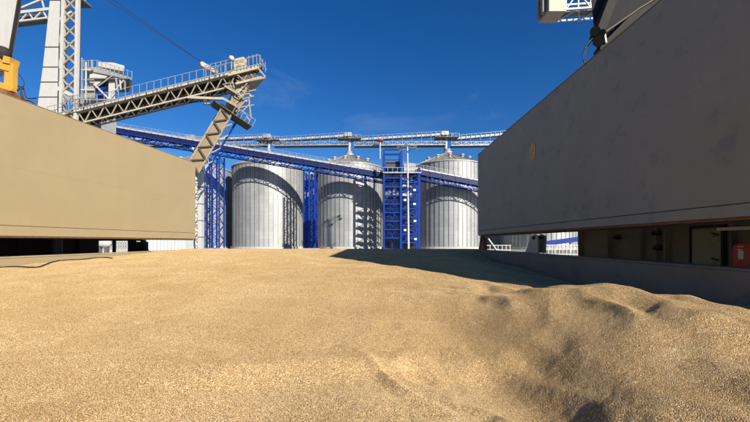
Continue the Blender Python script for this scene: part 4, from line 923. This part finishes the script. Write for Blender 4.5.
MB().prism([s0l.lerp(s1l, .06) + DV(.3) + Vector((0, 0, 0)), s1l + DV(.3) + Vector((0, 0, 0)), s1r + DV(.3) + Vector((0, 0, 0)), s0r.lerp(s1r, .06) + DV(.3) + Vector((0, 0, 0))], DV(1.6)).build('spout_pipe', M['spout'], ld)
# operator's cab and platforms behind the boom
for (xa, xb_, y0, d0, d1, nm, m) in ((72, 112, 99, 2.6, 7.0, 'cab_platform', 'galv'), (88, 130, 78, 2.8, 7.5, 'cab_platform', 'galv_dark')):
    MB().prism([LP(xa, y0 + 1, d0), LP(xb_, y0 + 1, d0), LP(xb_, y0, d0), LP(xa, y0, d0)], DV(d1 - d0)).build(nm, M[m], ld)
MB().prism([LP(98, 66.5, 4), LP(124, 71.5, 4), LP(124.5, 65.5, 4), LP(114, 62.5, 4), LP(98, 61.5, 4)], DV(2.6)).build('cab', M['white'], ld, .1)
MB().prism([LP(84, 70, 3.0), LP(132, 80, 3.0), LP(132, 78, 3.0), LP(98, 67, 3.0), LP(84, 67.5, 3.0)], DV(4.2)).build('cab_platform', M['galv'], ld)
MB().prism([LP(90, 72, 3.2), LP(108, 76, 3.2), LP(96, 86, 3.2), LP(89, 82, 3.2)], DV(3)).build('bracket', M['white'], ld)
for k in range(12):
    xa = 84 + 48 * k / 11; ya = 67.5 + 11 * max(0, (k - 3)) / 8
    bar('rail_post', LP(xa, ya, 2.9), LP(xa, ya - 7.5, 2.9), .07, M['galv'], ld)
bar('handrail', LP(84, 61, 2.9), LP(97, 60.2, 2.9), .06, M['galv'], ld); bar('handrail', LP(97, 60.2, 2.9), LP(132, 72, 2.9), .06, M['galv'], ld)
MB().prism([LP(108.5, 100, 3.4), LP(115, 100, 3.4), LP(115, 76, 3.4), LP(108.5, 76, 3.4)], DV(5.4 - 3.4)).build('cab_column', M['white'], ld)
MB().prism([LP(97.5, 96, 4), LP(106, 96, 4), LP(106, 82, 4), LP(97.5, 82, 4)], DV(5.8 - 4)).build('control_cabinet', M['blue'], ld, .05)
MB().prism([LP(84, 98, 3), LP(95, 98, 3), LP(95, 86, 3), LP(84, 86, 3)], DV(5 - 3)).build('control_cabinet', M['galv'], ld, .05)
for k, (xa, ya, xb_, yb_) in enumerate(((79, 62, 79, 104), (82, 58, 82, 104), (86, 62, 86, 100), (92, 60, 92, 70), (79, 70, 92, 70), (79, 80, 94, 80), (79, 90, 94, 90), (96, 88, 112, 76), (124, 80, 112, 94), (116, 78, 118, 92), (120, 80, 121, 90), (125, 81, 125, 90), (94, 84, 110, 100))):
    bar('frame_bar', LP(xa, ya, 2.7), LP(xb_, yb_, 2.7), .15 if k % 3 else .2, M['galv'] if k % 2 else M['white'], ld)
for k in range(10): xa = 62 + 28 * k / 9; bar('rail_post', LP(xa, 106 - k * .4, -.8), LP(xa, 97 - k * .4, -.8), .07, M['galv'], ld)
bar('handrail', LP(62, 97, -.8), LP(90, 93.4, -.8), .06, M['galv'], ld); bar('handrail', LP(62, 101, -.8), LP(90, 97.4, -.8), .05, M['galv'], ld)
# pylon under the boom root and travelling base on the quay
MB().prism([LP(101, 122, 1), LP(116, 118, 1), Vector((LP(116, 0, 1).x, YL + 1, QZ)), Vector((LP(101, 0, 1).x, YL + 1, QZ))], DV(1.8)).build('pylon', M['galv'], ld, .05)
MB().box((LP(20, 0).x, YL - 1.5, QZ), (LP(125, 0).x, YL + 4.5, QZ + 1.1)).build('travelling_base', M['white'], ld, .05)
# hoist ropes from the arm up to the mast head (outside the picture)
for k, dx_ in enumerate((0, 3.0)):
    MB().tube([LP(201 + dx_ * .3, 62 + dx_ * .2, .0), LP(98 + dx_ * 2.2, -6, 0), LP(79 + dx_, -19, 0)], .035, 5).build('hoist_rope', M['black_steel'], ld)

# white column next to the end of the buff cover
wc_ = thing('white_column', (at(200, 0, 60).x, 60, QZ), 'slim white column at the far end of the buff cover', 'column')
MB().box((at(197.5, 0, 60).x, 60, QZ), (at(201.5, 0, 60).x, 61, at(0, 164, 60).z)).build('column', M['white'], wc_, .03)
MB().box((at(196.0, 0, 60).x, 59.8, QZ - .1), (at(204, 0, 60).x, 61.2, QZ + .4)).build('footing', M['concrete'], wc_)
for k in range(5): z = QZ + 3 + k * 3; MB().box((at(197.3, 0, 60).x, 59.95, z), (at(201.7, 0, 60).x, 61.05, z + .15)).build('collar', M['galv_dark'], wc_)

# ------------------------------------------------------------------ small things on the quay seen under the covers
ct = thing('shipping_container', (at(166, 0, 52).x, 53, QZ), 'white corrugated container on the quay seen under the buff cover', 'container')
x0, x1 = at(147.5, 0, 52).x, at(185, 0, 52).x; z0, z1 = QZ + .25, QZ + 2.85
mb = MB(); nb = 40; poly = []
for k in range(nb + 1): poly.append((x0 + .1 + (x1 - x0 - .2) * k / nb, 52 + (.04 if k % 4 in (0, 1) else -.01), z0 + .15))
mb.add(poly + [(p[0], p[1], z1 - .1) for p in poly], [(k, k + 1, nb + 2 + k, nb + 1 + k) for k in range(nb)]); mb.build('front_wall', M['sheet'], ct)
MB().box((x0 + .02, 52.06, z0 + .01), (x1 - .02, 54.4, z1 - .02)).build('body', M['sheet'], ct)
for bx in (((x0, 51.93, z0), (x0 + .14, 52.08, z1)), ((x1 - .14, 51.93, z0), (x1, 52.08, z1)), ((x0 + .141, 51.95, z0), (x1 - .141, 52.07, z0 + .16)), ((x0 + .141, 51.95, z1 - .12), (x1 - .141, 52.07, z1))):
    MB().box(*bx).build('frame_post', M['sheet'], ct)
for xx in (x0 + .1, (x0 + x1) / 2, x1 - .3): MB().box((xx, 52.2, QZ), (xx + .25, 54.2, z0)).build('foot', M['black_steel'], ct)
pk = at(197, 245.5, 24.0)
yb2 = thing('bollard_cap', (pk.x + .35, 24.4, DZ), 'small yellow bollard at the far end of the buff cover', 'bollard')
MB().lathe([(.2, 0), (.16, .2), (.16, 1.0), (.26, 1.08), (.26, 1.3), (.1, 1.36), (0, 1.36)], 16, (pk.x - .1, 24.4, DZ)).build('post', M['yellow'], yb2)
wt = thing('white_tank', at(103.5, 250, 42), 'small rounded white tank behind the gap under the buff cover', 'tank')
c = at(103.5, 243.2, 42.0)
MB().tube([c + Vector((-.95, 0, -.1)), c + Vector((-.9, 0, -.1)), c + Vector((-.75, 0, -.05)), c + Vector((.5, 0, 0)), c + Vector((.85, 0, 0)), c + Vector((.95, 0, 0))], [.2, .38, .5, .5, .36, .12], 16).build('shell', M['white'], wt)
for dx in (-.5, .4): MB().box((c.x + dx - .12, 41.7, QZ), (c.x + dx + .12, 42.3, c.z - .4)).build('foot', M['galv_dark'], wt)
hu = thing('hydraulic_unit', (at(137, 0, 23.6).x, 23.8, DZ), 'black hydraulic unit standing in the gap under the buff cover', 'hydraulic unit')
X_ = lambda px: at(px, 0, 23.6).x
MB().box((X_(129), 23.6, DZ), (X_(140), 24.5, Z(.02))).build('tank', M['black_steel'], hu, .04)
MB().prism([(X_(139), 23.7, Z(.15)), (X_(142), 23.7, Z(.15)), (X_(147.5), 23.7, Z(-1.2)), (X_(144), 23.7, Z(-1.2))], (0, .3, 0)).build('ram', M['black_steel'], hu)
MB().tube([(X_(134), 23.5, Z(-.2)), (X_(134), 23.5, Z(.17))], .2, 12).build('motor', M['black_steel'], hu)
for px in (94.5, 112, 127.5): MB().box((X_(px) - .06, 23.7, DZ), (X_(px) + .06, 23.9, Z(.2))).build('post', M['black_steel'], hu)
MB().box((X_(93), 23.65, Z(.08)), (X_(142), 23.75, Z(.19))).build('beam', M['black_steel'], hu)
lf = thing('rail_fence', (at(121, 0, 42).x, 42, QZ), 'short white rail fence on the quay under the buff cover', 'fence')
for k in range(6): x = at(115 + 2.4 * k, 0, 42).x; bar('post', (x, 42, QZ), (x, 42, at(0, 241.5, 42).z), .1, M['white'], lf)
for py in (242, 245, 248, 251): z = at(0, py, 42).z; bar('rail', (at(114.5, 0, 42).x, 42, z), (at(127.5, 0, 42).x, 42, z), .1, M['white'], lf)
rf = thing('rail_fence', (at(560, 0, 30).x, 30, QZ), 'white railing on the quay seen under the grey cover', 'fence')
for k in range(13): x = at(534 + 3.6 * k, 0, 30).x; bar('post', (x, 30, QZ), (x, 30, Z(-.25)), .07, M['white'], rf)
for dz in (-.28, -.65, -1.1): bar('rail', (at(533, 0, 30).x, 30, Z(dz)), (at(579, 0, 30).x, 30, Z(dz)), .08, M['white'], rf)
lw = thing('rail_fence', (at(500, 0, 30).x, 30, QZ), 'low white fence on the quay by the rusty bracket', 'fence')
for k in range(7): x = at(486 + 4 * k, 0, 34).x; bar('post', (x, 34, QZ), (x, 34, Z(-.3)), .07, M['white'], lw)
for dz in (-.34, -.8): bar('rail', (at(485, 0, 34).x, 34, Z(dz)), (at(511, 0, 34).x, 34, Z(dz)), .08, M['white'], lw)
bar('diagonal', (at(488, 0, 34).x, 33.9, Z(.35)), (at(497, 0, 34).x, 33.9, Z(-.9)), .12, M['white'], lw)
fc = thing('feed_conveyor', (at(560, 0, 70).x, 70, QZ), 'low blue conveyor rising in front of the silo under the grey cover', 'conveyor')
a, b = at(535, 245, 70), at(600, 236, 70)
MB().bar(a, b, 1.6, .9).build('casing', M['blue'], fc)
for t in (.05, .3, .55, .8): q = a.lerp(b, t); bar('support', (q.x, 70, QZ), q, .25, M['white'], fc)
